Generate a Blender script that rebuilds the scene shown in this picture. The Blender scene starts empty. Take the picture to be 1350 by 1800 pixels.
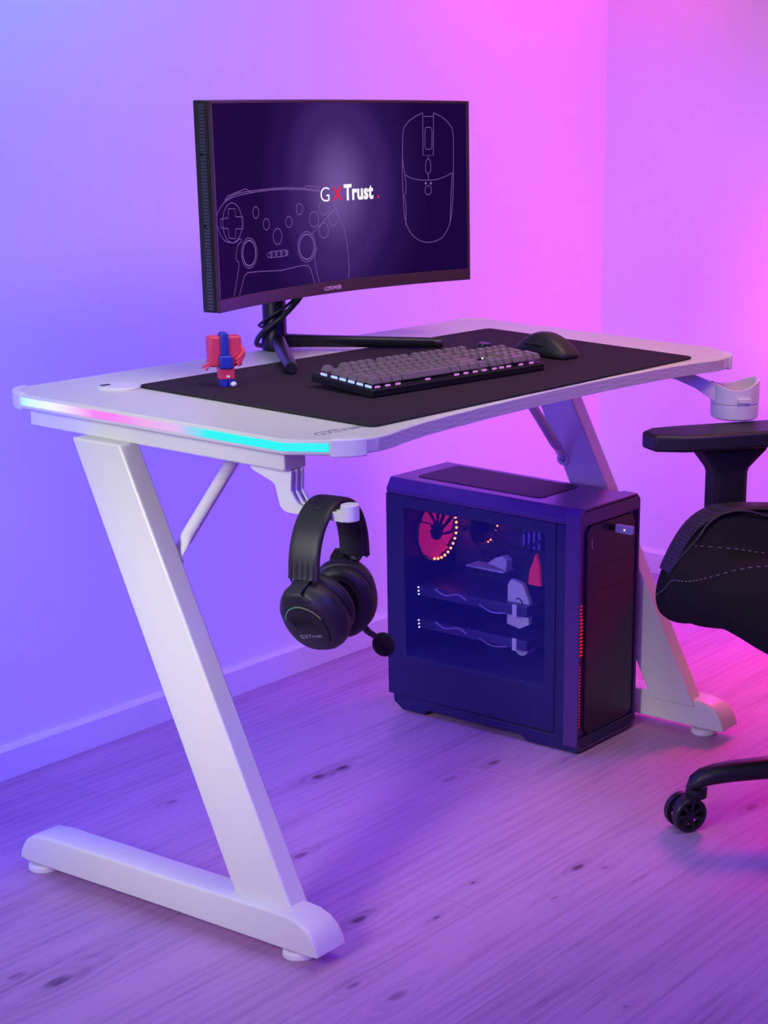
import bpy, bmesh, math, random
from mathutils import Vector, Matrix
random.seed(4)
PI = math.pi
scene = bpy.context.scene
COL = scene.collection

# ------------------------------------------------------------------ materials
def nt(m):
    m.use_nodes = True
    return m.node_tree.nodes, m.node_tree.links

def mat(name, col, rough=0.5, metal=0.0, bump=0.0, bscale=300.0, spec=0.5, emit=None, estr=0.0, alpha=None,
        trans=0.0, vary=0.04, coat=0.0, sheen=0.0):
    m = bpy.data.materials.new(name)
    N, L = nt(m)
    b = N['Principled BSDF']
    b.inputs['Roughness'].default_value = rough
    b.inputs['Metallic'].default_value = metal
    b.inputs['Specular IOR Level'].default_value = spec
    b.inputs['Transmission Weight'].default_value = trans
    b.inputs['Coat Weight'].default_value = coat
    b.inputs['Sheen Weight'].default_value = sheen
    tc = N.new('ShaderNodeTexCoord')
    no = N.new('ShaderNodeTexNoise')
    no.inputs['Scale'].default_value = bscale
    L.new(tc.outputs['Object'], no.inputs['Vector'])
    mx = N.new('ShaderNodeMix'); mx.data_type = 'RGBA'
    c = Vector(col)
    mx.inputs[6].default_value = (*(c * (1 - vary)), 1)
    mx.inputs[7].default_value = (*(c * (1 + vary)), 1)
    L.new(no.outputs['Fac'], mx.inputs[0])
    L.new(mx.outputs[2], b.inputs['Base Color'])
    if bump:
        bp = N.new('ShaderNodeBump'); bp.inputs['Strength'].default_value = bump
        bp.inputs['Distance'].default_value = 0.001
        L.new(no.outputs['Fac'], bp.inputs['Height']); L.new(bp.outputs['Normal'], b.inputs['Normal'])
    if emit:
        b.inputs['Emission Color'].default_value = (*emit, 1)
        b.inputs['Emission Strength'].default_value = estr
    if alpha is not None:
        b.inputs['Alpha'].default_value = alpha
    return m

def wood_floor():
    m = bpy.data.materials.new('light_tinted_oak')
    N, L = nt(m); b = N['Principled BSDF']
    tc = N.new('ShaderNodeTexCoord')
    sx = N.new('ShaderNodeSeparateXYZ'); L.new(tc.outputs['Object'], sx.inputs[0])
    def M(op, a, c=None, d=None):
        n = N.new('ShaderNodeMath'); n.operation = op
        for i, v in enumerate((a, c, d)):
            if v is None: continue
            if isinstance(v, (int, float)): n.inputs[i].default_value = v
            else: L.new(v, n.inputs[i])
        return n.outputs[0]
    X, Y = sx.outputs[0], sx.outputs[1]
    knots = [(0.473,-0.103,.011),(0.497,-0.138,.007),(0.358,-0.136,.008),(-0.253,0.274,.016),(-0.272,0.331,.012),
             (-0.023,-0.139,.014),(-0.035,-0.07,.010),(0.588,0.493,.011),(0.532,0.498,.012),(0.772,0.286,.012),
             (0.657,0.301,.014),(0.126,-0.417,.006),(0.255,0.29,.012),(0.86,-0.209,.012),(0.3,0.62,.01),
             (1.35,-0.02,.014),(1.3,0.35,.012),(0.128,0.06,.012),(0.20,-0.03,.006),(0.33,0.0,.005)]
    shift = None; dark = None; ring = None
    for kx, ky, s in knots:
        dx = M('SUBTRACT', X, kx); dy = M('SUBTRACT', Y, ky)
        ex = M('MULTIPLY', dx, 1 / (s * 6.5)); ey = M('MULTIPLY', dy, 1 / (s * 2.4))
        r2 = M('ADD', M('MULTIPLY', ex, ex), M('MULTIPLY', ey, ey))
        g = M('POWER', 2.718, M('MULTIPLY', r2, -1.0))
        sh = M('MULTIPLY', dy, M('MULTIPLY', g, 0.9))
        fx = M('MULTIPLY', dx, 1 / (s * 1.7)); fy = M('MULTIPLY', dy, 1 / (s * 0.75))
        q2 = M('ADD', M('MULTIPLY', fx, fx), M('MULTIPLY', fy, fy))
        dk = M('POWER', 2.718, M('MULTIPLY', q2, -1.0))
        gg = M('ADD', M('ADD', M('MULTIPLY', g, 0.30), M('MULTIPLY', M('MULTIPLY', M('SINE', M('MULTIPLY', M('SQRT', q2), 4.2)), g), 0.22)), dk)
        shift = sh if shift is None else M('ADD', shift, sh)
        dark = gg if dark is None else M('ADD', dark, gg)
    # row offset so each board has its own grain
    row = M('FLOOR', M('DIVIDE', M('ADD', Y, 0.06), 0.193))
    Y2 = M('SUBTRACT', Y, shift)
    def comb(a, c, d):
        n = N.new('ShaderNodeCombineXYZ'); L.new(a, n.inputs[0]); L.new(c, n.inputs[1]); L.new(d, n.inputs[2]); return n.outputs[0]
    rz = M('MULTIPLY', row, 3.7)
    def noise(v, sc, det, dist=0.0, rough=.55):
        n = N.new('ShaderNodeTexNoise'); n.inputs['Scale'].default_value = sc; n.inputs['Detail'].default_value = det
        n.inputs['Distortion'].default_value = dist; n.inputs['Roughness'].default_value = rough
        L.new(v, n.inputs['Vector']); return n.outputs['Fac']
    fine = noise(comb(M('MULTIPLY', X, 9.0), M('MULTIPLY', Y2, 330.0), rz), 1.0, 6, 0.3)
    broad = noise(comb(M('MULTIPLY', X, 2.2), M('MULTIPLY', Y2, 24.0), rz), 1.0, 5, 0.8)
    big = noise(comb(M('MULTIPLY', X, 1.3), M('MULTIPLY', Y2, 8.0), rz), 1.0, 3, 1.6)
    wv = N.new('ShaderNodeTexWave'); wv.wave_type = 'BANDS'; wv.bands_direction = 'Y'
    wv.inputs['Scale'].default_value = 1.0; wv.inputs['Distortion'].default_value = 7.0
    wv.inputs['Detail'].default_value = 2.0; wv.inputs['Detail Scale'].default_value = 1.0
    L.new(comb(M('MULTIPLY', X, 0.8), M('MULTIPLY', Y2, 15.0), rz), wv.inputs['Vector'])
    v = M('ADD', M('ADD', M('MULTIPLY', fine, 0.62), M('MULTIPLY', broad, 0.42)), M('ADD', M('MULTIPLY', big, 0.62), M('MULTIPLY', wv.outputs['Fac'], 0.13)))
    sm = noise(comb(M('MULTIPLY', X, 5.0), M('MULTIPLY', Y2, 30.0), rz), 1.0, 4, 2.2)
    smk = N.new('ShaderNodeMapRange'); smk.inputs[1].default_value = .60; smk.inputs[2].default_value = .80; smk.inputs[4].default_value = .13; L.new(sm, smk.inputs[0])
    v = M('SUBTRACT', M('SUBTRACT', v, M('MULTIPLY', dark, 0.30)), smk.outputs[0])
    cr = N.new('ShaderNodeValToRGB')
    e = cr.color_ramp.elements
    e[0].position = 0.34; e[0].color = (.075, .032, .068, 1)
    e[1].position = 0.95; e[1].color = (.48, .28, .46, 1)  # purple light spill is put into these wood colours
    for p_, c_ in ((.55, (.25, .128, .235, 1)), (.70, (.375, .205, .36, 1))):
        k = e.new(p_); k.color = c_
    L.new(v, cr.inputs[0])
    br = N.new('ShaderNodeTexBrick')
    br.inputs['Color1'].default_value = (1, 1, 1, 1); br.inputs['Color2'].default_value = (.93, .92, .92, 1)
    br.inputs['Mortar'].default_value = (.72, .68, .70, 1)
    br.inputs['Scale'].default_value = 1.0; br.inputs['Mortar Size'].default_value = .0007
    br.inputs['Brick Width'].default_value = 1.28; br.inputs['Row Height'].default_value = .193
    br.offset = 0.37
    mp = N.new('ShaderNodeMapping'); mp.inputs['Location'].default_value = (0.55, 0.06, 0)
    L.new(tc.outputs['Object'], mp.inputs[0]); L.new(mp.outputs[0], br.inputs['Vector'])
    mx = N.new('ShaderNodeMix'); mx.data_type = 'RGBA'; mx.blend_type = 'MULTIPLY'; mx.inputs[0].default_value = 1
    L.new(cr.outputs[0], mx.inputs[6]); L.new(br.outputs['Color'], mx.inputs[7])
    L.new(mx.outputs[2], b.inputs['Base Color'])
    b.inputs['Roughness'].default_value = 0.42
    b.inputs['Specular IOR Level'].default_value = 0.4
    bp = N.new('ShaderNodeBump'); bp.inputs['Strength'].default_value = .35; bp.inputs['Distance'].default_value = .0008
    L.new(v, bp.inputs['Height']); L.new(bp.outputs['Normal'], b.inputs['Normal'])
    return m

def wall_mat(name):
    return mat(name, (.86, .86, .87), rough=.92, bump=.25, bscale=900, spec=.2, vary=.01)

def weave(name, c1, c2, scale, rough=.7, kind='checker', bump=.4):
    m = bpy.data.materials.new(name); N, L = nt(m); b = N['Principled BSDF']
    tc = N.new('ShaderNodeTexCoord')
    mp = N.new('ShaderNodeMapping'); mp.inputs['Rotation'].default_value = (0, 0, 0.785)
    L.new(tc.outputs['Object'], mp.inputs[0])
    if kind == 'checker':
        t = N.new('ShaderNodeTexChecker'); t.inputs['Scale'].default_value = scale; f = t.outputs['Fac']
    else:
        t = N.new('ShaderNodeTexVoronoi'); t.inputs['Scale'].default_value = scale; t.inputs['Randomness'].default_value = 0.0
        g = N.new('ShaderNodeMath'); g.operation = 'LESS_THAN'; g.inputs[1].default_value = .33
        L.new(t.outputs['Distance'], g.inputs[0]); f = g.outputs[0]
    L.new(mp.outputs[0], t.inputs['Vector'])
    mx = N.new('ShaderNodeMix'); mx.data_type = 'RGBA'
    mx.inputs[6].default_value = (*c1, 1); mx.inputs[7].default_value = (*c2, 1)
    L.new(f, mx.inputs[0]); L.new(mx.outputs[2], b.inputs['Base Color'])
    b.inputs['Roughness'].default_value = rough
    bp = N.new('ShaderNodeBump'); bp.inputs['Strength'].default_value = bump; bp.inputs['Distance'].default_value = .0006
    L.new(f, bp.inputs['Height']); L.new(bp.outputs['Normal'], b.inputs['Normal'])
    return m

def ramp_emit(name, axis, a, b_, stops, strength, base=(.03, .03, .03)):
    """glowing material whose light colour runs along one object axis from a to b_"""
    m = bpy.data.materials.new(name); N, L = nt(m); b = N['Principled BSDF']
    b.inputs['Base Color'].default_value = (*base, 1)
    tc = N.new('ShaderNodeTexCoord'); sx = N.new('ShaderNodeSeparateXYZ'); L.new(tc.outputs['Object'], sx.inputs[0])
    mr = N.new('ShaderNodeMapRange'); mr.inputs[1].default_value = a; mr.inputs[2].default_value = b_
    L.new(sx.outputs[axis], mr.inputs[0])
    cr = N.new('ShaderNodeValToRGB'); e = cr.color_ramp.elements
    e[0].position, e[0].color = stops[0][0], (*stops[0][1], 1)
    e[1].position, e[1].color = stops[-1][0], (*stops[-1][1], 1)
    for p_, c_ in stops[1:-1]:
        k = e.new(p_); k.color = (*c_, 1)
    L.new(mr.outputs[0], cr.inputs[0]); L.new(cr.outputs[0], b.inputs['Emission Color'])
    b.inputs['Emission Strength'].default_value = strength
    return m

def screen_mat(cx, cz):
    m = bpy.data.materials.new('glowing_display'); N, L = nt(m); b = N['Principled BSDF']
    b.inputs['Base Color'].default_value = (.0, .0, .0, 1); b.inputs['Roughness'].default_value = .5
    b.inputs['Specular IOR Level'].default_value = .02
    tc = N.new('ShaderNodeTexCoord')
    mp = N.new('ShaderNodeMapping'); mp.inputs['Location'].default_value = (-cx / .135, 0, -cz / .165)
    mp.inputs['Scale'].default_value = (1 / .135, 0, 1 / .165)
    L.new(tc.outputs['Object'], mp.inputs[0])
    g = N.new('ShaderNodeVectorMath'); g.operation = 'LENGTH'; L.new(mp.outputs[0], g.inputs[0])
    cr = N.new('ShaderNodeValToRGB'); cr.color_ramp.interpolation = 'EASE'; e = cr.color_ramp.elements
    e[0].position = 0.0; e[0].color = (.155, .085, .325, 1)
    e[1].position = 1.0; e[1].color = (.0105, .002, .047, 1)
    k = e.new(.45); k.color = (.045, .016, .135, 1)
    k = e.new(.72); k.color = (.019, .005, .073, 1)
    mr = N.new('ShaderNodeMath'); mr.operation = 'MULTIPLY'; mr.inputs[1].default_value = .62
    L.new(g.outputs['Value'], mr.inputs[0])
    L.new(mr.outputs[0], cr.inputs[0]); L.new(cr.outputs[0], b.inputs['Emission Color'])
    b.inputs['Emission Strength'].default_value = 1.0
    return m

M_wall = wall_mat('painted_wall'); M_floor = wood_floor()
M_skirt = mat('skirting_paint', (.78, .78, .80), rough=.5)
M_top = mat('white_laminate', (.68, .69, .62), rough=.42, bump=.3, bscale=700, vary=.03)
M_frame = mat('white_powder_coat', (.70, .715, .64), rough=.36, coat=.15, vary=.01)
M_plastic = mat('white_plastic', (.76, .77, .72), rough=.38, vary=.01)
M_carbon = weave('carbon_pattern_edge', (.60, .56, .58), (.46, .42, .45), 260, rough=.5)
M_blk = mat('black_plastic', (.012, .012, .014), rough=.42, bump=.15, bscale=900)
M_blk2 = mat('satin_black', (.018, .017, .02), rough=.5)
M_mat = mat('black_cloth', (.032, .019, .032), rough=.9, bump=.5, bscale=1400, vary=.12, spec=.15)
M_matedge = mat('stitched_edge', (.012, .011, .014), rough=.8)
M_fabric = mat('black_seat_fabric', (.010, .0105, .011), rough=.95, bump=.6, bscale=900, vary=.15, spec=.15)
M_leather = mat('black_leatherette', (.012, .012, .013), rough=.55, bump=.3, bscale=400)
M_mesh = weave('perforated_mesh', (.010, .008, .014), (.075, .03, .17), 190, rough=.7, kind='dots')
M_thread = mat('grey_thread', (.24, .2, .25), rough=.8)
M_key = mat('keycap_plastic', (.17, .125, .15), rough=.40, bump=.1)
M_kb = mat('anodised_case', (.016, .015, .02), rough=.35, metal=.3)
M_steel = mat('bolt_steel', (.5, .5, .52), rough=.3, metal=1)
M_darkmetal = mat('dark_metal', (.02, .018, .025), rough=.38, metal=.5)
M_pc = mat('blue_lit_black_steel', (.010, .006, .075), rough=.42, spec=.5, bump=.1, bscale=500)  # blue light put into the colour of black steel
M_pctop = mat('purple_lit_black_steel', (.10, .038, .17), rough=.30, metal=.4)  # purple light on black steel painted into the base colour
M_pcfront = mat('magenta_lit_black_front', (.030, .009, .036), rough=.34, metal=.3)  # magenta light painted into the black front
M_pcdark = mat('tower_recess_black', (.004, .004, .006), rough=.5)
M_blue = mat('blue_vinyl', (.02, .035, .42), rough=.45)
M_pink = mat('pink_vinyl', (.75, .05, .12), rough=.45)
M_white = mat('white_vinyl', (.8, .78, .82), rough=.4)
M_bezel = mat('bezel_plastic', (.060, .028, .044), rough=.34, spec=.5)
M_line = mat('display_line', (.0, .0, .0), emit=(.19, .10, .36), estr=1.0, vary=0)
M_lwhite = mat('display_white', (.0, .0, .0), emit=(1, .95, 1), estr=1.0, vary=0)
M_lred = mat('display_red', (.0, .0, .0), emit=(.75, .01, .045), estr=1.0, vary=0)
M_print = mat('grey_print', (.33, .31, .36), rough=.5)
M_silver = mat('silver_print', (.42, .40, .44), rough=.4)
M_pinkprint = mat('pale_print', (.85, .55, .75), rough=.4)
M_led_r = mat('red_led', (.3, .02, .02), emit=(1, .10, .04), estr=9, vary=0)
M_led_r2 = mat('red_light_slit', (.3, .02, .02), emit=(1, .03, .02), estr=.5, vary=0)
M_led_w = mat('white_led', (.5, .5, .6), emit=(.85, .8, 1), estr=5, vary=0)
M_glow_b = mat('blue_backlight', (.3, .3, .5), emit=(.28, .40, 1), estr=1.3, vary=0)
M_glow_p = mat('pink_backlight', (.3, .2, .4), emit=(.55, .16, .50), estr=.8, vary=0)
M_glow_fan = mat('red_lit_fan', (.30, .02, .03), rough=.4, emit=(.55, .01, .12), estr=.5)
M_rgb = ramp_emit('headset_light', 1, -.045, .022, [(0, (.25, .12, .08)), (.5, (.22, .25, .12)), (1, (.02, .42, .42))], .6)
M_rgbdesk = ramp_emit('edge_light', 1, -.30, 0.30, [(0, (.0, .88, .86)), (.33, (.0, .88, .86)), (.375, (.30, .62, .86)), (.42, (.72, .48, .84)), (.52, (.84, .40, .78)),
                      (.63, (.92, .20, .84)), (.69, (.92, .22, .84)), (.76, (.9, .62, .9)), (.83, (.85, .92, .98)), (.91, (.66, .95, .98)), (.955, (.16, .86, .84)), (1, (.1, .8, .8))], 1.0)

def glass_mat():
    m = bpy.data.materials.new('smoked_acrylic'); N, L = nt(m); b = N['Principled BSDF']
    b.inputs['Base Color'].default_value = (.05, .04, .5, 1); b.inputs['Roughness'].default_value = .06
    b.inputs['Alpha'].default_value = .10
    no = N.new('ShaderNodeTexNoise'); no.inputs['Scale'].default_value = 30
    mr = N.new('ShaderNodeMapRange'); mr.inputs[3].default_value = .04; mr.inputs[4].default_value = .12
    L.new(no.outputs['Fac'], mr.inputs[0]); L.new(mr.outputs[0], b.inputs['Roughness'])
    return m
M_glass = glass_mat()

# ------------------------------------------------------------------ mesh helpers
OFF = {}
def finish(o, bevel=0, seg=2, smooth=35, subd=0):
    me = o.data
    for p in me.polygons: p.use_smooth = True
    me.set_sharp_from_angle(angle=math.radians(smooth))
    if bevel:
        md = o.modifiers.new('edge_rounding', 'BEVEL'); md.width = bevel; md.segments = seg
        md.limit_method = 'ANGLE'; md.angle_limit = math.radians(30); md.harden_normals = False
    if subd:
        md = o.modifiers.new('smoothing', 'SUBSURF'); md.levels = subd; md.render_levels = subd

def obj(name, bm, m, parent=None, bevel=0, seg=2, smooth=35, subd=0, label=None, recalc=True, keep=False):
    if recalc: bmesh.ops.recalc_face_normals(bm, faces=bm.faces)
    off = Vector((0, 0, 0))
    if parent is not None:
        off = OFF.get(parent, Vector((0, 0, 0)))
        if off.length > 0: bmesh.ops.translate(bm, verts=bm.verts, vec=-off)
    me = bpy.data.meshes.new(name); bm.to_mesh(me); bm.free()
    me.materials.append(m)
    o = bpy.data.objects.new(name, me); COL.objects.link(o)
    if parent is not None:
        o.parent = parent; OFF[o] = off
    if label: o['label'] = label
    finish(o, bevel, seg, smooth, subd)
    return o

def thing(name, label, cat, loc, world=True, rot=(0, 0, 0), group=None):
    e = bpy.data.objects.new(name, None); e.empty_display_size = .05
    e.location = loc; e.rotation_euler = rot; COL.objects.link(e)
    e['label'] = label; e['category'] = cat
    if group: e['group'] = group
    OFF[e] = Vector(loc) if world else Vector((0, 0, 0))
    return e

def tag(o, label, cat): o['label'] = label; o['category'] = cat; return o

def box(bm, x0, x1, y0, y1, z0, z1, rot=None, at=None):
    vs = [bm.verts.new((x, y, z)) for z in (z0, z1) for y in (y0, y1) for x in (x0, x1)]
    f = [(0, 2, 3, 1), (4, 5, 7, 6), (0, 1, 5, 4), (2, 6, 7, 3), (0, 4, 6, 2), (1, 3, 7, 5)]
    for q in f: bm.faces.new([vs[i] for i in q])
    if rot is not None: bmesh.ops.rotate(bm, verts=vs, cent=at or (0, 0, 0), matrix=rot)
    return vs

def prism(bm, pts, a, b, axis='z'):
    def mk(u, v, w):
        return {'z': (u, v, w), 'x': (w, u, v), 'y': (u, w, v)}[axis]
    lo = [bm.verts.new(mk(u, v, a)) for u, v in pts]; hi = [bm.verts.new(mk(u, v, b)) for u, v in pts]
    n = len(pts)
    bm.faces.new(lo[::-1]); bm.faces.new(hi)
    for i in range(n): bm.faces.new([lo[i], lo[(i + 1) % n], hi[(i + 1) % n], hi[i]])
    return lo + hi

def loft(bm, rings, closed=True, cap=True, wrap=False):
    R = [[bm.verts.new(p) for p in r] for r in rings]
    n = len(R[0]); K = len(R)
    for i in range(K if wrap else K - 1):
        A, B = R[i], R[(i + 1) % K]
        for j in range(n if closed else n - 1):
            bm.faces.new([A[j], A[(j + 1) % n], B[(j + 1) % n], B[j]])
    if cap and not wrap and closed:
        bm.faces.new(R[0][::-1]); bm.faces.new(R[-1])
    return R

def smooth_path(pts, k=6):
    pts = [Vector(p) for p in pts]
    if len(pts) < 3: return pts
    out = []
    for i in range(len(pts) - 1):
        p0 = pts[max(i - 1, 0)]; p1 = pts[i]; p2 = pts[i + 1]; p3 = pts[min(i + 2, len(pts) - 1)]
        for s in range(k):
            t = s / k
            out.append(.5 * ((2 * p1) + (-p0 + p2) * t + (2 * p0 - 5 * p1 + 4 * p2 - p3) * t * t + (-p0 + 3 * p1 - 3 * p2 + p3) * t ** 3))
    out.append(pts[-1]); return out

def tube(bm, pts, r, n=12, closed=False, flat=1.0, up=None, cap=True):
    pts = [Vector(p) for p in pts]; K = len(pts)
    rr = r if isinstance(r, (list, tuple)) else [r] * K
    rings = []; prev = None
    for i, p in enumerate(pts):
        if closed: t = (pts[(i + 1) % K] - pts[i - 1]).normalized()
        else: t = (pts[min(i + 1, K - 1)] - pts[max(i - 1, 0)]).normalized()
        if prev is None:
            a = Vector(up) if up else (Vector((0, 0, 1)) if abs(t.z) < .9 else Vector((1, 0, 0)))
        else: a = prev
        u = (a - t * a.dot(t)).normalized(); v = t.cross(u); prev = u
        rings.append([p + (u * math.cos(2 * PI * j / n) * flat + v * math.sin(2 * PI * j / n)) * rr[i] for j in range(n)])
    loft(bm, rings, cap=cap, wrap=closed)

def lathe(bm, prof, M=Matrix(), n=32, cap=True):
    rings = [[M @ Vector((r * math.cos(2 * PI * j / n), r * math.sin(2 * PI * j / n), z)) for j in range(n)] for r, z in prof]
    loft(bm, rings, cap=cap)

def sphere(bm, c, r, M=None, u=16, v=10):
    m = Matrix.Translation(c) @ (M or Matrix()) @ Matrix.Diagonal((*(r if isinstance(r, (tuple, list)) else (r, r, r)), 1))
    bmesh.ops.create_uvsphere(bm, u_segments=u, v_segments=v, radius=1, matrix=m)

def rounded(x0, x1, y0, y1, r, k=5):
    o = []
    for cx, cy, a in ((x1 - r, y0 + r, -90), (x1 - r, y1 - r, 0), (x0 + r, y1 - r, 90), (x0 + r, y0 + r, 180)):
        for i in range(k + 1):
            t = math.radians(a + 90 * i / k); o.append((cx + r * math.cos(t), cy + r * math.sin(t)))
    return o

def text_bm(s, size, bold=0.0, extrude=0.0, spacing=1.0, align='LEFT', shear=0.0):
    cu = bpy.data.curves.new('lettering', 'FONT'); cu.body = s; cu.size = size; cu.offset = bold
    cu.extrude = extrude; cu.space_character = spacing; cu.align_x = align; cu.shear = shear
    cu.resolution_u = 4
    ob = bpy.data.objects.new('lettering', cu); COL.objects.link(ob)
    dg = bpy.context.evaluated_depsgraph_get(); dg.update()
    me = bpy.data.meshes.new_from_object(ob.evaluated_get(dg))
    bm = bmesh.new(); bm.from_mesh(me)
    bpy.data.objects.remove(ob); bpy.data.curves.remove(cu); bpy.data.meshes.remove(me)
    return bm

def bm_map(bm, fn):
    for v in bm.verts: v.co = Vector(fn(v.co))
    return bm
NB = bmesh.new

def struct(name, bm, m, bevel=0):
    o = obj(name, bm, m, bevel=bevel); o['kind'] = 'structure'; return o

# ------------------------------------------------------------------ room
YW, XW = .934, 2.085
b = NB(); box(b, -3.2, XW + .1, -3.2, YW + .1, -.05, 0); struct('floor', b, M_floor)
b = NB(); box(b, -3.2, XW + .1, YW, YW + .1, 0, 2.6); struct('wall_back', b, M_wall)
b = NB(); box(b, XW, XW + .1, -3.2, YW, 0, 2.6); struct('wall_right', b, M_wall)
b = NB(); prism(b, [(YW, 0), (YW, .060), (YW - .006, .060), (YW - .013, .053), (YW - .013, 0)], -3.2, XW - .013, 'x'); struct('baseboard_back', b, M_skirt, .0008)
b = NB(); prism(b, [(XW, 0), (XW, .060), (XW - .006, .060), (XW - .013, .053), (XW - .013, 0)], -3.2, YW, 'y'); struct('baseboard_right', b, M_skirt, .0008)

# ------------------------------------------------------------------ desk
W, H = 1.135, .75
desk = thing('gaming_desk', 'white Z-legged desk with a glowing cyan and pink strip along its side', 'desk', (W / 2, .3, 0))
front = [(.030, .021), (.040, .008), (.060, -.006), (.078, -.014), (.100, -.016), (.118, -.0155), (.138, -.0125), (.158, -.007), (.195, 0), (.236, .006), (.315, .012), (.390, .0165), (.453, .019), (.567, .0205)]
outline = [(0, .064)] + front + [(W - x, y) for x, y in front[::-1][1:]] + [(W, .064), (W, .560), (W - .022, .597), (W - .045, .613), (.045, .613), (.022, .597), (0, .560)]
b = NB(); prism(b, outline, .7285, H, 'z'); top = obj('tabletop', b, M_top, desk, bevel=.0028, seg=3)

def cap_piece(fx, fy):
    pts = [(.034, .0105), (.052, -.0065), (.066, -.0145), (.078, -.0172), (.0785, .004), (.060, .012), (.047, .022)] if fy == 0 else \
          [(-.002, .566), (.004, .585), (.017, .603), (.034, .6145), (.050, .616), (.051, .604), (.030, .594), (.014, .575), (.009, .563)]
    if fx: pts = [(W - x, y) for x, y in pts]
    bb = NB(); prism(bb, pts, .7265, .7515, 'z'); return obj('corner_cap', bb, M_plastic, desk, bevel=.0022, seg=3)
for fx in (0, 1):
    for fy in (0, 1): cap_piece(fx, fy)
# glowing edge strips
def strip(flip):
    P = [(0, .5625), (0, .064), (.0355, .0135)]
    bb = NB(); lo = []; hi = []
    for i, (x, y) in enumerate(P):
        ox, oy = ((-1, 0), (-.93, -.36), (-.81, -.58))[i]
        fx = lambda q: (W - q) if flip else q
        lo.append([(fx(x + ox * d), y + oy * d) for d in (.0014, -.003)])
    for i in range(2):
        a, c = lo[i], lo[i + 1]
        vs = [bb.verts.new((*p, z)) for z in (.7345, .7455) for p in (a[0], c[0], c[1], a[1])]
        for q in ((0, 1, 5, 4), (1, 2, 6, 5), (2, 3, 7, 6), (3, 0, 4, 7), (4, 5, 6, 7), (3, 2, 1, 0)): bb.faces.new([vs[k] for k in q])
    bmesh.ops.remove_doubles(bb, verts=bb.verts, dist=.00005)
    o = obj('edge_light', bb, M_rgbdesk, desk, label='glowing strip running from cyan through pink to cyan'); return o
M_rgbdesk_fix = None
strip(0); strip(1)
# carbon pattern edge band along the curved front
FP = [(x, y) for x, y in (front + [(W - x, y) for x, y in front[::-1][1:]]) if .079 <= x <= W - .079]
b = NB()
rings = [[(x, y - .0012, .7290), (x, y + .003, .7290), (x, y + .003, .7478), (x, y - .0012, .7478)] for x, y in FP]
loft(b, rings); obj('edge_trim', b, M_carbon, desk, label='carbon patterned band on the curved front edge')
# cable cap
b = NB(); lathe(b, [(.030, .7495), (.0305, .7525), (.028, .7545), (.0, .7548)], Matrix.Translation((.128, .502, 0)), 40)
gr = obj('cable_cap', b, M_plastic, desk, smooth=25)
b = NB(); prism(b, [(x + .117, y + .516) for x, y in rounded(-.012, .006, -.0045, .0045, .0044)], .7540, .7552)
obj('cable_slot', b, mat('slot_shadow', (.05, .05, .06), rough=.6), gr)
# lettering printed on the top
def desk_text():
    a = Vector((.050, .043)); d = (Vector((.150, .0375)) - a).normalized(); n = Vector((-d.y, d.x))
    def place(bm, ox, thing_name, m):
        bm_map(bm, lambda v: (a.x + d.x * (v.x + ox) + n.x * v.y, a.y + d.y * (v.x + ox) + n.y * v.y, .7503 + v.z))
        return bm
    acc = NB()
    for s, ox, bold in (('G', 0, 0), ('X', .019, .0006), ('Trust.', .034, .0005)):
        t = place(text_bm(s, .0245, bold=bold, extrude=.0002), ox, 0, 0)
        me = bpy.data.meshes.new('t'); t.to_mesh(me); t.free(); acc.from_mesh(me); bpy.data.meshes.remove(me)
    obj('printed_logo', acc, M_print, desk, recalc=False)
desk_text()
# under-top beams
for x0 in (.012, W - .055):
    b = NB(); box(b, x0, x0 + .043, .072, .562, .703, .7287); obj('support_beam', b, M_frame, desk, bevel=.0025)
# cross rails under the top (hold the two side frames together)
for y0 in (.20, .46):
    b = NB(); box(b, .055, W - .055, y0, y0 + .03, .7105, .7286); obj('cross_rail', b, M_frame, desk, bevel=.002)

def leg(xo, sgn, ytop, ybot, zb=.058, zt=.704):
    # xo outer face, section goes inward by sgn*.04
    sec = [(0, 0.0), (-.0035, .30), (.0, .62), (.0045, 1.0), (.040, 1.0), (.040, 0.0)]
    rings = []
    for (z, (y0, y1)) in ((zt, ytop), (zb, ybot)):
        rings.append([(xo + sgn * dx, y0 + (y1 - y0) * t, z) for dx, t in sec])
    bb = NB(); loft(bb, rings); obj('leg', bb, M_frame, desk, bevel=.003, seg=3)
leg(-.012, 1, (.450, .360), (.166, .062))
leg(W + .012, -1, (.480, .398), (.160, .060))

def foot(x0, x1, mirror):
    prof = [(.606, .022), (.602, .040), (.590, .057), (.572, .067), (.545, .070), (.40, .070), (.25, .070), (.10, .0715), (.060, .072), (.040, .070), (.022, .063), (.009, .052), (.001, .038), (-.003, .021), (.012, .019), (.3, .019), (.59, .019)]
    bb = NB()
    xm = (x0 + x1) / 2; h = (x1 - x0) / 2
    rings = []
    for f, dz in ((-1.0, 0), (-.93, .003), (-.75, .0045), (.75, .0045), (.93, .003), (1.0, 0)):
        ring = []
        for y, z in prof:
            s = 1.0
            if y < .09: s = 1.0 + .12 * (1 - max(y, 0) / .09)
            zz = z - (.0045 - dz) * (1 if z > .03 else 0)
            ring.append((xm + f * h * s, y if z > .03 else y, zz))
        rings.append(ring)
    loft(bb, rings)
    ft = obj('foot', bb, M_frame, desk, bevel=.0016, seg=2, smooth=40)
    for y in (.580, .054):
        bb = NB(); lathe(bb, [(.014, .0195), (.014, .013), (.022, .0125), (.0255, .009), (.0258, .003), (.0235, .0), (.0, .0)], Matrix.Translation((xm - .002, y, 0)), 32)
        obj('levelling_pad', bb, M_plastic, ft, smooth=30)
foot(-.030, .024, 0); foot(W - .022, W + .030, 1)

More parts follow.
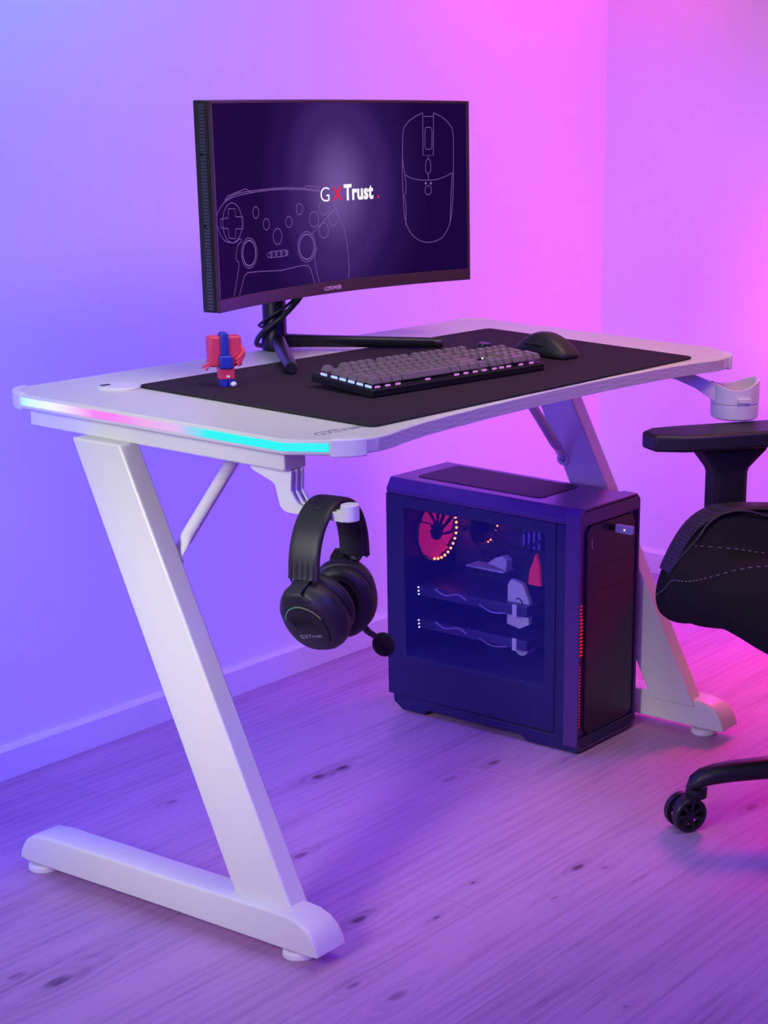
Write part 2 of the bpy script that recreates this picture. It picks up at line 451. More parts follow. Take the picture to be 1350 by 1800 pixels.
def brace(p0, p1, bolt):
    bb = NB(); P = [Vector(p0), Vector(p0).lerp(Vector(p1), .06), Vector(p0).lerp(Vector(p1), .12), Vector(p0).lerp(Vector(p1), .9), Vector(p1)]
    rings = []; d = (P[-1] - P[0]).normalized(); u = Vector((0, 1, 0)); v = d.cross(u)
    for p, fy, fv in zip(P, (1.25, 1.2, 1.0, 1.0, 1.0), (.25, .35, 1.0, 1.0, 1.0)):
        rings.append([p + (u * math.cos(2 * PI * j / 16) * fy + v * math.sin(2 * PI * j / 16) * fv) * .0095 for j in range(16)])
    loft(bb, rings); br = obj('brace', bb, M_frame, desk)
    sg = 1 if bolt[0] > .5 else -1
    bb = NB(); M = Matrix.Translation(bolt) @ Matrix.Rotation(PI / 2 * -sg, 4, 'Y')
    lathe(bb, [(.013, -.002), (.013, .002), (.0, .002)], M, 24)
    br2 = obj('brace_plate', bb, M_frame, br)
    bb = NB(); lathe(bb, [(.0065, -.001), (.0062, .0045), (.0048, .0062), (.0025, .0062), (.0025, .004), (.0, .004)], M, 20)
    obj('bolt', bb, M_steel, br)
brace((.032, .300, .548), (.215, .300, .728), (.030, .300, .541))
brace((W - .034, .372, .512), (.905, .372, .728), (W - .030, .372, .505))

# headphone hook under the near beam
hk = NB()
prof = [(.143, .7026), (.143, .697), (.138, .694), (.106, .6835), (.100, .680), (.092, .652), (.086, .646), (.080, .644), (.004, .6445), (-.020, .6450), (-.020, .6575), (.004, .6570), (.055, .6570), (.062, .660), (.072, .674), (.070, .7026)]
for x0, x1 in ((.0225, .0275), (.0335, .0385), (.0445, .0495)): prism(hk, prof, x0, x1, 'x')
web = [(.143, .7024), (.106, .6850), (.094, .652), (.082, .6455), (-.018, .6455), (-.018, .6555), (.058, .6555), (.076, .666), (.078, .7024)]
prism(hk, web, .0275, .0335, 'x'); prism(hk, web, .0385, .0445, 'x')
hook = obj('headphone_hook', hk, M_plastic, desk, bevel=.0008)
hk = NB(); prism(hk, [(.036 + .0135 * math.cos(t), -.020 + .0115 * math.sin(t)) for t in [2 * PI * i / 24 for i in range(24)]], .6455, .668, 'z')
obj('hook_tip', hk, M_plastic, hook, bevel=.0012)

# cup holder under the far front corner
ch = NB()
cx, cy, cz = 1.070, -.022, .662
def wallring(rad, th, z0, z1fn, a0, a1, k=40):
    rings = []
    for i in range(k + 1):
        a = math.radians(a0 + (a1 - a0) * i / k)
        zt = z1fn(i / k)
        c, s = math.cos(a), math.sin(a)
        rings.append([(cx + c * rad, cy + s * rad, z0), (cx + c * (rad - th), cy + s * (rad - th), z0), (cx + c * (rad - th), cy + s * (rad - th), zt), (cx + c * rad, cy + s * rad, zt)])
    loft(ch, rings)
wallring(.044, .003, .669, lambda t: .700 + .006 * math.cos(t * 4 * PI) + .006 * (abs(t - .5) * 2) ** 2, -30, 300)
obj('cup_holder', ch, M_plastic, desk, bevel=.0006)
CH = [c for c in desk.children if c.name.startswith('cup_holder')][0]
ch = NB(); lathe(ch, [(.0, .640), (.038, .640), (.0425, .643), (.0435, .652), (.0435, .6665), (.0415, .6685), (.0405, .6665), (.0405, .650), (.0, .648)], Matrix.Translation((cx, cy, 0)), 40)
obj('cup_base', ch, M_plastic, CH, smooth=30)
ch = NB(); P = [Vector((.955, .085, 0)), Vector((.985, .055, 0)), Vector((1.012, .030, 0)), Vector((1.040, .004, 0))]
zs = [(.7285, .7225), (.727, .712), (.718, .696), (.703, .671)]
rings = []
for q, (a, c) in zip(P, zs):
    n = Vector((.68, .72, 0)) * .013
    rings.append([q - n + Vector((0, 0, c)), q + n + Vector((0, 0, c)), q + n + Vector((0, 0, a)), q - n + Vector((0, 0, a))])
loft(ch, rings); obj('cup_arm', ch, M_plastic, CH, bevel=.001)
ch = NB(); box(ch, .94, .985, .06, .115, .719, .7286); obj('mounting_plate', ch, M_plastic, CH, bevel=.0015)
ch = NB(); t = math.radians(232); box(ch, -.012, .012, -.0025, .0025, -.004, .004, rot=Matrix.Rotation(t + PI / 2, 3, 'Z'))
bmesh.ops.translate(ch, verts=ch.verts, vec=(cx + .0445 * math.cos(t), cy + .0445 * math.sin(t), .677)); obj('clip_tab', ch, M_plastic, CH, bevel=.0006)

# ------------------------------------------------------------------ desk mat
Q = [(.139, .026), (.988, .019), (1.012, .481), (.150, .486)]
def rquad(Q, r=.014, k=5):
    out = []
    for i in range(4):
        p = Vector(Q[i]); a = (Vector(Q[i - 1]) - p).normalized(); c = (Vector(Q[(i + 1) % 4]) - p).normalized()
        for s in range(k + 1):
            t = s / k
            out.append(tuple((p + a * r) * (1 - t) ** 2 + p * 2 * t * (1 - t) + (p + c * r) * t * t))
    return out
b = NB(); prism(b, rquad(Q), .7502, .7540); dm = obj('desk_mat', b, M_mat, smooth=30)
tag(dm, 'large black cloth mat lying under the keyboard on the white desk', 'desk mat')
b = NB(); tube(b, [(x, y, .7527) for x, y in rquad(Q)], .0016, 8, closed=True); obj('stitched_border', b, M_matedge, dm)

# ------------------------------------------------------------------ monitor
MY, MT, MR, MW, MH = .0288, .0088, 1.2015, .649, .3086
MC = Vector((.5748, .470, .8568))
mon = thing('monitor', 'black curved monitor showing line drawings of a game controller and a mouse', 'monitor', (.556, .590, .750), world=False)
ex = Vector((math.cos(MY), math.sin(MY), 0)); ey = Vector((-math.sin(MY), math.cos(MY), 0))
upv = Vector((0, 0, 1)) * math.cos(MT) + ey * math.sin(MT); bk = ey * math.cos(MT) - Vector((0, 0, 1)) * math.sin(MT)
RM = Matrix((ex, bk, upv)).transposed().to_4x4()
panel_M = Matrix.Translation(MC - Vector((.556, .590, .750))) @ RM
def sc(u, v, d=0.0):   # local to the panel: u along the curve, v up, d towards viewer
    a = u / MR; R = MR - d
    return (R * math.sin(a), -MR + R * math.cos(a), v)
def panelobj(name, bm, m, parent, **k):
    o = obj(name, bm, m, parent, **k); return o
def curved_slab(u0, u1, v0, v1, d0, d1, n=28):
    bb = NB(); rings = []
    for i in range(n + 1):
        u = u0 + (u1 - u0) * i / n
        rings.append([sc(u, v0, d0), sc(u, v0, d1), sc(u, v1, d1), sc(u, v1, d0)])
    loft(bb, rings); return bb
hw = MW / 2
b = curved_slab(-hw, hw, 0, MH, -.006, -.0285)
shell = obj('housing', b, M_blk, mon, bevel=.002, label='black back shell with finely ribbed sides'); shell.matrix_local = panel_M
b = NB()   # front frame: four curved bars
for args in ((-hw, hw, 0, .0195), (-hw, hw, MH - .0042, MH)):
    t = curved_slab(*args, 0, -.006); me = bpy.data.meshes.new('t'); t.to_mesh(me); t.free(); b.from_mesh(me)
for u0, u1 in ((-hw, -hw + .0046), (hw - .0062, hw)):
    t = curved_slab(u0, u1, .0195, MH - .0042, 0, -.006, 2); me = bpy.data.meshes.new('t'); t.to_mesh(me); t.free(); b.from_mesh(me)
bez = obj('bezel', b, M_bezel, shell, bevel=.0007)
b = curved_slab(-hw + .0044, hw - .006, .0193, MH - .004, -.0012, -.0035, 60)
SM = screen_mat(.015, .170)
scr = obj('screen', b, SM, shell, label='glowing dark violet display')
# ribbed left and right edges + screws
for s in (-1, 1):
    b = NB()
    for k in range(62):
        z = .006 + k * .00485
        p = sc(s * hw, z, -.0175); q = box(b, -.0006, .0006, -.0085, .0085, -.0014, .0014)
        bmesh.ops.translate(b, verts=q, vec=Vector(p))
    obj('side_ribs', b, mat('ribbed_plastic', (.07, .07, .09), rough=.5), shell)
    for z in (.128, .232):
        b = NB(); M = Matrix.Translation(Vector(sc(s * (hw + .0008), z, -.018))) @ Matrix.Rotation(PI / 2 * s, 4, 'Y')
        lathe(b, [(.0024, -.001), (.0024, .0006), (.0014, .0008), (.0014, 0), (0, 0)], M, 14)
        obj('side_screw', b, M_darkmetal, shell)
# display drawings (flat picture on the display)
LINES = [('mouse', [(0.2206, 0.2883), (0.2013, 0.2814), (0.1833, 0.2706), (0.1743, 0.2562), (0.1724, 0.2256), (0.171, 0.1893), (0.1724, 0.1454), (0.1747, 0.1159), (0.184, 0.0933), (0.2017, 0.0775), (0.2283, 0.0699), (0.2579, 0.0749), (0.2733, 0.0895), (0.2827, 0.1118), (0.2873, 0.1495), (0.2889, 0.187), (0.2894, 0.2243), (0.2893, 0.2502), (0.2836, 0.2668), (0.2664, 0.2804), (0.2452, 0.2884)], 1), ('mouse', [(0.1765, 0.1863), (0.1938, 0.1797), (0.2142, 0.1766), (0.2304, 0.1759), (0.2496, 0.1765), (0.2698, 0.1813), (0.2864, 0.1878)], 1), ('mouse', [(0.1717, 0.2176), (0.1738, 0.2002), (0.177, 0.1856), (0.1791, 0.1672), (0.1777, 0.1526)], 1), ('mouse', [(0.2864, 0.187), (0.2834, 0.1571), (0.2815, 0.127), (0.2801, 0.1044)], 1), ('mouse', [(0.1741, 0.1527), (0.1782, 0.1305), (0.1764, 0.101)], 1), ('mouse', [(0.2206, 0.2883), (0.2201, 0.2177), (0.2433, 0.2174), (0.2452, 0.2884)], 0), ('mouse', [(0.2225, 0.2825), (0.2446, 0.2825)], 0), ('mouse', [(0.2272, 0.2643), (0.2251, 0.2596), (0.2245, 0.2322), (0.2274, 0.2278), (0.2375, 0.2277), (0.2406, 0.2321), (0.2411, 0.2596), (0.2387, 0.2643), (0.2272, 0.2643)], 0), ('mouse', [(0.2317, 0.2168), (0.2316, 0.212)], 0), ('mouse', [(0.2311, 0.1869), (0.2309, 0.177)], 0), ('mouse', [(0.2316, 0.212), (0.227, 0.2084), (0.2253, 0.1992), (0.2266, 0.19), (0.2311, 0.1869), (0.2357, 0.1898), (0.2374, 0.199), (0.2361, 0.2082), (0.2316, 0.212)], 1), ('pad', [(-0.3202, 0.1441), (-0.3076, 0.1545), (-0.2901, 0.1631), (-0.2569, 0.1693), (-0.1938, 0.1727), (-0.1336, 0.1733), (-0.0757, 0.1704), (-0.0307, 0.1655)], 1), ('pad', [(-0.2933, 0.1642), (-0.2566, 0.1725), (-0.1937, 0.175), (-0.1335, 0.1753), (-0.0756, 0.1725), (-0.025, 0.167)], 1), ('pad', [(-0.2933, 0.1648), (-0.2828, 0.1707), (-0.2307, 0.1787), (-0.2173, 0.1738), (-0.215, 0.1714)], 0), ('pad', [(-0.0727, 0.1724), (-0.064, 0.1758), (-0.0276, 0.1723)], 0), ('pad', [(0.0018, 0.1484), (0.0146, 0.1267), (0.0272, 0.1011), (0.0342, 0.0721), (0.0369, 0.0431), (0.0348, 0.0186)], 1), ('pad', [(-0.0568, 0.0983), (0.0097, 0.1393)], 0), ('pad', [(-0.2832, 0.152), (-0.2637, 0.1509), (-0.2628, 0.1388), (-0.2417, 0.1375), (-0.242, 0.1194), (-0.2638, 0.1209), (-0.2664, 0.1064), (-0.2853, 0.1088), (-0.286, 0.1225), (-0.3091, 0.1257), (-0.3092, 0.1379), (-0.2858, 0.1386), (-0.2832, 0.152)], 0), ('pad', [(-0.3182, 0.1296), (-0.3114, 0.1162), (-0.2957, 0.1047), (-0.2695, 0.1008), (-0.2528, 0.1054), (-0.2487, 0.1012), (-0.2601, 0.0961), (-0.2658, 0.0834), (-0.2654, 0.0735), (-0.2596, 0.0654), (-0.2782, 0.0191)], 1), ('pad', [(-0.2617, 0.0184), (-0.2447, 0.0485), (-0.2347, 0.0526), (-0.2031, 0.0515), (-0.1419, 0.0479), (-0.0825, 0.0511), (-0.0681, 0.05), (-0.0615, 0.0432), (-0.0514, 0.0169)], 0), ('pad', [(-0.042, 0.077), (-0.0503, 0.06), (-0.0399, 0.0184)], 1), ('pad', [(-0.1732, 0.0778), (-0.167, 0.079), (-0.1249, 0.0786), (-0.1197, 0.0762), (-0.12, 0.072), (-0.1255, 0.0697), (-0.1677, 0.0699), (-0.1755, 0.0718), (-0.1784, 0.0748), (-0.1732, 0.0778)], 0)]
def ribbon(bm, pts, w, closed=False):
    P = [Vector(p) for p in pts]; K = len(P); ra = []; rb = []
    for i in range(K):
        if closed: t = P[(i + 1) % K] - P[i - 1]
        else: t = P[min(i + 1, K - 1)] - P[max(i - 1, 0)]
        t = t.normalized() if t.length > 1e-9 else Vector((1, 0)); n = Vector((-t.y, t.x)) * w / 2
        ra.append(bm.verts.new(sc(P[i].x + n.x, P[i].y + n.y, -.0009))); rb.append(bm.verts.new(sc(P[i].x - n.x, P[i].y - n.y, -.0009)))
    for i in range(K if closed else K - 1):
        j = (i + 1) % K; bm.faces.new([ra[i], ra[j], rb[j], rb[i]])
def sm2(pts, k=5):
    return [(p.x, p.y) for p in smooth_path([(x, y, 0) for x, y in pts], k)]
def clampv(pts):
    return [(max(-hw + .0055, min(hw - .007, x)), max(.0205, y)) for x, y in pts]
b1 = NB(); b2 = NB()
for key, pts, sm in LINES:
    tgt = b1 if key == 'mouse' else b2
    ribbon(tgt, clampv(sm2(pts) if sm else pts), .0010)
CIRC_M = [(.2306, .1588, .0075, .001), (.2252, .1708, .0012, .0022), (.2369, .1705, .0012, .0022)]
CIRC_C = [(-.2734, .1304, .0290, .001), (-.2043, .1415, .0085, .001), (-.1762, .1221, .0085, .001), (-.1467, .1013, .012, .001), (-.1145, .1218, .0085, .001), (-.0855, .1404, .0085, .001),
          (-.0487, .1222, .012, .001), (-.0219, .14, .012, .001), (.0006, .1217, .012, .001), (-.0243, .103, .012, .001), (-.2279, .0817, .0225, .001), (-.2279, .0817, .0187, .0018),
          (-.0699, .0799, .0235, .001), (-.0699, .0799, .0195, .0018)] + [(-.1655 + i * .0136, .0744, .0026, .0012) for i in range(4)]
for L_, t in ((CIRC_M, b1), (CIRC_C, b2)):
    for x, y, r, w in L_:
        ribbon(t, [(x + r * math.cos(2 * PI * i / 36), y + r * 1.02 * math.sin(2 * PI * i / 36)) for i in range(36)], w, True)
obj('mouse_drawing', b1, M_line, scr, recalc=False); obj('controller_drawing', b2, M_line, scr, recalc=False)
def scr_text(s, u, v, size, m, bold, name, sx=1.0, spacing=1.0, d=-.0006, parent=None, shear=0):
    bm = text_bm(s, size, bold=bold, spacing=spacing, shear=shear)
    bmesh.ops.subdivide_edges(bm, edges=bm.edges, cuts=1)
    bm_map(bm, lambda c: sc(u + c.x * sx, v + c.y, d)); return obj(name, bm, m, parent or scr, recalc=False)
scr_text('G', -.0325, .1490, .0335, M_lwhite, -.0003, 'logo_letter', 1.12)
b = NB()
for (a, c) in (((.0035, .1500), (.0215, .1715)), ((.0035, .1715), (.0215, .1500))):
    w = .0032
    vs = [b.verts.new(sc(x, y, -.0006)) for x, y in ((a[0] - w, a[1]), (a[0] + w, a[1]), (c[0] + w, c[1]), (c[0] - w, c[1]))]; b.faces.new(vs)
obj('logo_cross', b, M_lred, scr, recalc=False)
scr_text('Trust', .0290, .1500, .0345, M_lwhite, .0013, 'logo_word', .88, 1.05)
scr_text('.', .1090, .1500, .0345, M_lred, .0004, 'logo_dot', .93)
scr_text('LCPOWER', -.0290, .0062, .0085, M_pinkprint, .0003, 'maker_lettering', 1.12, 1.0, .0003, bez)
for o in bpy.data.objects:
    pass
# stand (coordinates relative to pole foot)
b = NB(); lathe(b, [(.0205, .006), (.0205, .028), (.0198, .030), (.0198, .29), (0, .29)], Matrix(), 32, cap=True); pole = obj('stand_pole', b, M_darkmetal, mon, smooth=30)
b = NB(); lathe(b, [(0, .002), (.0215, .002), (.0225, .005), (.0225, .024), (.0205, .030), (0, .030)], Matrix(), 32); obj('stand_collar', b, M_darkmetal, mon, smooth=30)
def stand_leg(e):
    a = Vector((0, -.006, .018)); e = Vector(e); d = (e - a).normalized()
    bb = NB(); rings = []; u = Vector((0, 0, 1)); v = d.cross(u).normalized()
    for t, w, h in ((0, .012, .0115), (.25, .0112, .0102), (.96, .0098, .0088), (1.0, .009, .008)):
        c = a.lerp(e, t)
        rings.append([c + v * w * math.copysign(abs(math.cos(g)) ** .7, math.cos(g)) + u * h * math.copysign(abs(math.sin(g)) ** .7, math.sin(g)) for g in [2 * PI * j / 20 + .157 for j in range(20)]])
    loft(bb, rings); lg = obj('stand_leg', bb, M_darkmetal, mon, smooth=40)
    bb = NB(); c0 = a.lerp(e, .992); rings = []
    for t, s in ((0, 1.05), (.012, 1.05), (.014, .9)):
        c = c0 + d * t
        rings.append([c + v * .0095 * s * math.cos(2 * PI * j / 20) + u * .0087 * s * math.sin(2 * PI * j / 20) for j in range(20)])
    loft(bb, rings); obj('end_cap', bb, M_blk, lg)
stand_leg((-.176, -.196, .0145)); stand_leg((.186, -.196, .0145))
b = NB(); box(b, -.04, .04, -.088, -.018, .20, .30, ); obj('stand_mount', b, M_blk, mon, bevel=.006)
# cables wound round the pole
cb = NB()
def around(a, b, z): return (a * .5 - b * .85, -a * .87 - b * .5, z)
tube(cb, smooth_path([around(*q) for q in ((.052, -.010, .108), (.044, .008, .090), (.026, .022, .068), (.006, .0275, .050), (-.014, .0255, .034), (-.026, .014, .021), (-.031, .002, .010), (-.028, -.014, .0055), (-.012, -.030, .0052), (.02, -.040, .0052))], 8), .0044, 8)
tube(cb, smooth_path([around(*q) for q in ((.048, -.006, .103), (.030, .014, .083), (.010, .0245, .068), (-.008, .0235, .056), (-.022, .013, .045), (-.0255, -.002, .040), (-.018, -.019, .034), (.0, -.026, .026), (.020, -.019, .016), (.034, -.030, .004))], 8), .0026, 8)
cab = obj('power_cable', cb, M_blk, smooth=60); cab.location = (.556, .590, .750)
tag(cab, 'pair of thin black cables wound around the monitor stand pole', 'cable')
cb = NB(); box(cb, .022, .046, -.052, -.030, .098, .122); obj('cable_plug', cb, M_blk, cab, bevel=.002)

# ------------------------------------------------------------------ keyboard
kr = math.atan2(-.037, .388)
kb = thing('keyboard', 'black mechanical keyboard with light under its keys, lying on the dark mat', 'keyboard', (.2945, .158, .7548), world=False, rot=(math.radians(3.6), 0, kr))
KL, KD = .392, .132
b = NB(); prism(b, rounded(0, KL, 0, KD, .005), 0, .0115); obj('case', b, M_kb, kb, bevel=.0015)
b = NB(); box(b, .0035, KL - .0035, .0035, KD - .0035, .0112, .0128); obj('key_plate', b, M_blk2, kb)
U = (KL - .010) / 22.5
def keycap(w, d):
    bb = NB(); g = .0011; rings = []
    ww, dd = w * U, d * U * 1.06
    for z, ins, sh in ((0, g, 0), (.0012, g, 0), (.0082, g + .0026, .0010), (.0090, g + .0034, .0012)):
        rings.append([(ins, ins + sh * .3, z), (ww - ins, ins + sh * .3, z), (ww - ins, dd - ins - sh, z), (ins, dd - ins - sh, z)])
    loft(bb, rings)
    me = bpy.data.meshes.new('keycap'); bmesh.ops.recalc_face_normals(bb, faces=bb.faces)
    bmesh.ops.bevel(bb, geom=[e for e in bb.edges], offset=.0003, segments=1, affect='EDGES')
    bb.to_mesh(me); bb.free(); me.materials.append(M_key); return me
meshes = {}
rowsy = [0, 1, 2, 3, 4, 5.25]
ROWS = [
    [(0, 1.25), (1.25, 1.25), (2.5, 1.25), (3.75, 6.25), (10, 1.25), (11.25, 1.25), (12.5, 1.25), (13.75, 1.25), (15.25, 1), (16.25, 1), (17.25, 1), (18.5, 2), (20.5, 1)],
    [(0, 2.25)] + [(2.25 + i, 1) for i in range(10)] + [(12.25, 2.75), (16.25, 1), (18.5, 1), (19.5, 1), (20.5, 1)],
    [(0, 1.75)] + [(1.75 + i, 1) for i in range(11)] + [(12.75, 2.25), (18.5, 1), (19.5, 1), (20.5, 1)],
    [(0, 1.5)] + [(1.5 + i, 1) for i in range(12)] + [(13.5, 1.5), (15.25, 1), (16.25, 1), (17.25, 1), (18.5, 1), (19.5, 1), (20.5, 1)],
    [(i, 1) for i in range(13)] + [(13, 2), (15.25, 1), (16.25, 1), (17.25, 1), (18.5, 1), (19.5, 1), (20.5, 1), (21.5, 1)],
    [(0, 1)] + [(2 + i, 1) for i in range(4)] + [(6.5 + i, 1) for i in range(4)] + [(11 + i, 1) for i in range(4)] + [(15.25, 1), (16.25, 1), (17.25, 1)],
]
def putkey(x, w, y, d=1):
    k = (w, d)
    if k not in meshes: meshes[k] = keycap(w, d)
    o = bpy.data.objects.new('keycap', meshes[k]); COL.objects.link(o); o.parent = kb
    o.location = (.005 + x * U, .005 + y * U * 1.06, .0162 + .0008 * abs(y - 2.2))
cnt = 0
UY = 6.25
for y, row in zip(rowsy, ROWS):
    for x, w in row:
        putkey(x, w, y); cnt += 1
putkey(21.5, 1, 0, 2); putkey(21.5, 1, 2, 2)
b = NB(); ky = .005 + 5.25 * U * 1.06
lathe(b, [(.010, .013), (.0105, .016), (.0105, .027), (.0098, .0285), (0, .0285)], Matrix.Translation((.005 + 20.9 * U, ky + .008, 0)), 28); obj('volume_knob', b, M_kb, kb, smooth=30)
# glow around the keys at the left and front edges
for i, y in enumerate(rowsy):
    q = .005 + y * U * 1.06
    b = NB(); box(b, .0040, .0062, q + .0025, q + .0145, .0128, .0162); obj('key_glow', b, M_glow_b, kb, label='pale blue glow under a left key')
for x, w in ROWS[0]:
    q = .005 + (x + w / 2) * U
    b = NB(); box(b, q - .0045, q + .0045, .0040, .0062, .0128, .0155); obj('key_glow', b, M_glow_p, kb, label='pink glow under a front key')
for x, y in ((15.5, 1.35), (16.9, 2.45), (17.6, 2.4), (6.1, 5.2), (10.4, 5.2), (11.9, 4.2)):
    b = NB(); sphere(b, (.005 + x * U, .005 + y * U * 1.06, .0205), .0013, u=8, v=6); obj('indicator_light', b, M_led_w, kb)
for x in (.03, KL - .06):
    b = NB(); box(b, x, x + .03, KD - .022, KD - .012, -.0078, .001); obj('rear_foot', b, M_blk, kb)

# ------------------------------------------------------------------ computer mouse
ms = thing('computer_mouse', 'matte black ergonomic mouse lying on the mat right of the keyboard', 'mouse', (.820, .214, .7541), world=False, rot=(0, 0, math.radians(-7)))
b = NB(); rings = []
N_ = 22
for i in range(N_ + 1):
    t = i / N_; y = .061 - .122 * t                      # front (+y) to back (-y)
    hgt = .0380 * math.sin(PI * min(1, max(0, .035 + .925 * (t ** 1.05)))) ** .80
    wid = .0315 * (math.sin(PI * (.10 + .80 * t)) ** .42) * (1 - .08 * math.sin(PI * t)) + .001 * t
    if i in (0, N_): hgt *= .55; wid *= .72
    ring = []
    for j in range(20):
        g = PI * j / 19
        cx_ = math.cos(g); s_ = math.sin(g)
        x = wid * math.copysign(abs(cx_) ** .75, cx_) * (1 - .06 * s_)
        z = .003 + hgt * (abs(s_) ** .62) * (1 - .10 * (x / .034))
        ring.append((x, y, z))
    ring += [(wid * .93, y, .001), (-wid * .93, y, .001)][::1] if False else [(-wid * .92, y, .0008), (0, y, .0005), (wid * .92, y, .0008)]
    rings.append(ring)
loft(b, rings); body = obj('body', b, M_blk2, ms, smooth=70, subd=1)
b = NB()
for y0, y1 in ((.006, .024), (-.016, .004)):
    tube(b, smooth_path([(-.0298, y0, .020), (-.0302, (y0 + y1) / 2, .0215), (-.0298, y1, .020)], 4), .0022, 8)
obj('side_button', b, M_blk, body)
b = NB(); lathe(b, [(0, -.0035), (.008, -.0035), (.0088, -.002), (.0088, .002), (.008, .0035), (0, .0035)], Matrix.Translation((0, .036, .0235)) @ Matrix.Rotation(PI / 2, 4, 'Y'), 24); obj('scroll_wheel', b, M_blk, body)

# ------------------------------------------------------------------ toy figure
fg = thing('toy_figure', 'small blocky pink and blue vinyl figure standing on the left part of the mat', 'toy', (.228, .383, .7541), world=False, rot=(0, 0, math.radians(-30)))
S = .0125
b = NB(); box(b, -.0115, .0105, -.009, .009, .012, .038); bd = obj('body', b, M_pink, fg, bevel=.001)
b = NB(); box(b, -.025, .0245, -.004, .018, .030, .076); hd = obj('head', b, M_pink, fg, bevel=.004, seg=3)
b = NB(); box(b, -.0085, .0035, -.009, .008, .046, .0815); obj('crest', b, M_blue, hd, bevel=.0025)
b = NB(); box(b, -.012, .008, -.0125, .006, .0275, .0475); obj('chest_block', b, M_blue, bd, bevel=.0025)
for x0 in (-.010, .001):
    b = NB(); box(b, x0, x0 + .010, -.008, .008, 0, .013); lg = obj('boot', b, M_blue, fg, bevel=.0012)
b = NB(); sphere(b, (.0085, -.0065, .0042), (.005, .005, .0042)); obj('boot_toe', b, M_white, fg)
b = NB(); box(b, -.0025, .003, -.0096, -.0085, .0150, .0182); obj('teeth', b, M_white, bd)
b = NB()
for k, (dx, dz) in enumerate(((0, 0), (.003, .004), (.006, .009))):
    tube(b, smooth_path([(.022, .0, .062 - k * .004), (.026, -.006, .054 - k * .003), (.018 - k * .0, -.012, .046 - k * .004), (.012 + dx * .4, -.013, .041 - k * .0045)], 5), .0024, 8)
obj('arm_fronds', b, M_pink, fg, smooth=60)
b = NB()
tube(b, smooth_path([(-.024, .0, .036), (-.029, -.002, .0345), (-.036, -.003, .0305)], 4), .0019, 8); tube(b, smooth_path([(-.024, .0, .034), (-.028, -.003, .0310), (-.031, -.004, .0265)], 4), .0019, 8)
obj('claw', b, M_pink, fg, smooth=60)

# ------------------------------------------------------------------ headset
HA = math.radians(13.5)
hs = thing('headset', 'black over-ear gaming headset with microphone hanging from the white hook under the desk', 'headset', (.0475, .0275, .672), world=False, rot=(0, 0, HA))
def arc(a, h, zb, zd, n=26):
    P = [(-a * 1.015, zd)] + [(-a * math.cos(PI * i / n), zb + h * max(0.0, math.sin(PI * i / n)) ** .95) for i in range(n + 1)] + [(a * 1.015, zd)]
    return P
def band(bm, a, h, zb, zd, th, w, wend):
    P = arc(a, h, zb, zd); rings = []; K = len(P)
    for i, (x, z) in enumerate(P):
        p0 = P[max(i - 1, 0)]; p1 = P[min(i + 1, K - 1)]
        t = Vector((p1[0] - p0[0], 0, p1[1] - p0[1])).normalized(); n = Vector((-t.z, 0, t.x))
        e = abs(i / (K - 1) - .5) * 2; ww = w + (wend - w) * e ** 3; tt = th * (1 + .35 * e ** 6)
        c = Vector((x, 0, z)); ring = []
        for g in [2 * PI * (j + .5) / 16 for j in range(16)]:
            cu, su = math.cos(g), math.sin(g)
            ring.append(c + Vector((0, 1, 0)) * ww / 2 * math.copysign(abs(cu) ** .35, cu) + n * tt / 2 * math.copysign(abs(su) ** .6, su))
        rings.append(ring)
    loft(bm, rings)
b = NB(); band(b, .073, .087, -.093, -.100, .0075, .044, .044); hb = obj('headband', b, M_blk2, hs, smooth=50)
b = NB(); band(b, .066, .080, -.093, -.098, .007, .040, .038); obj('band_padding', b, M_leather, hb, smooth=50)
b = NB()
for s in (-1, 1):
    for k in range(5):
        y = -.0165 + k * .00825
        tube(b, [(s * .0765, y, -.104), (s * .0775, y, -.098), (s * .0765, y, -.082), (s * .0745, y, -.070)], [.0012, .0019, .0017, .0004], 8)
obj('grip_ribs', b, M_blk2, hb)
b = NB(); M = Matrix.Translation((-.031, -.004, -.0068)) @ Matrix.Rotation(math.radians(-24), 4, 'Y')
tube(b, [M @ Vector((.0085 * math.cos(2 * PI * i / 28), .0085 * math.sin(2 * PI * i / 28), .001)) for i in range(28)], .0006, 6, closed=True)
tube(b, [M @ Vector((.0045 * math.cos(PI + PI * i / 10), .0045 * math.sin(PI + PI * i / 10), .001)) for i in range(11)], .0005, 6)
obj('embossed_emblem', b, M_blk, hb)

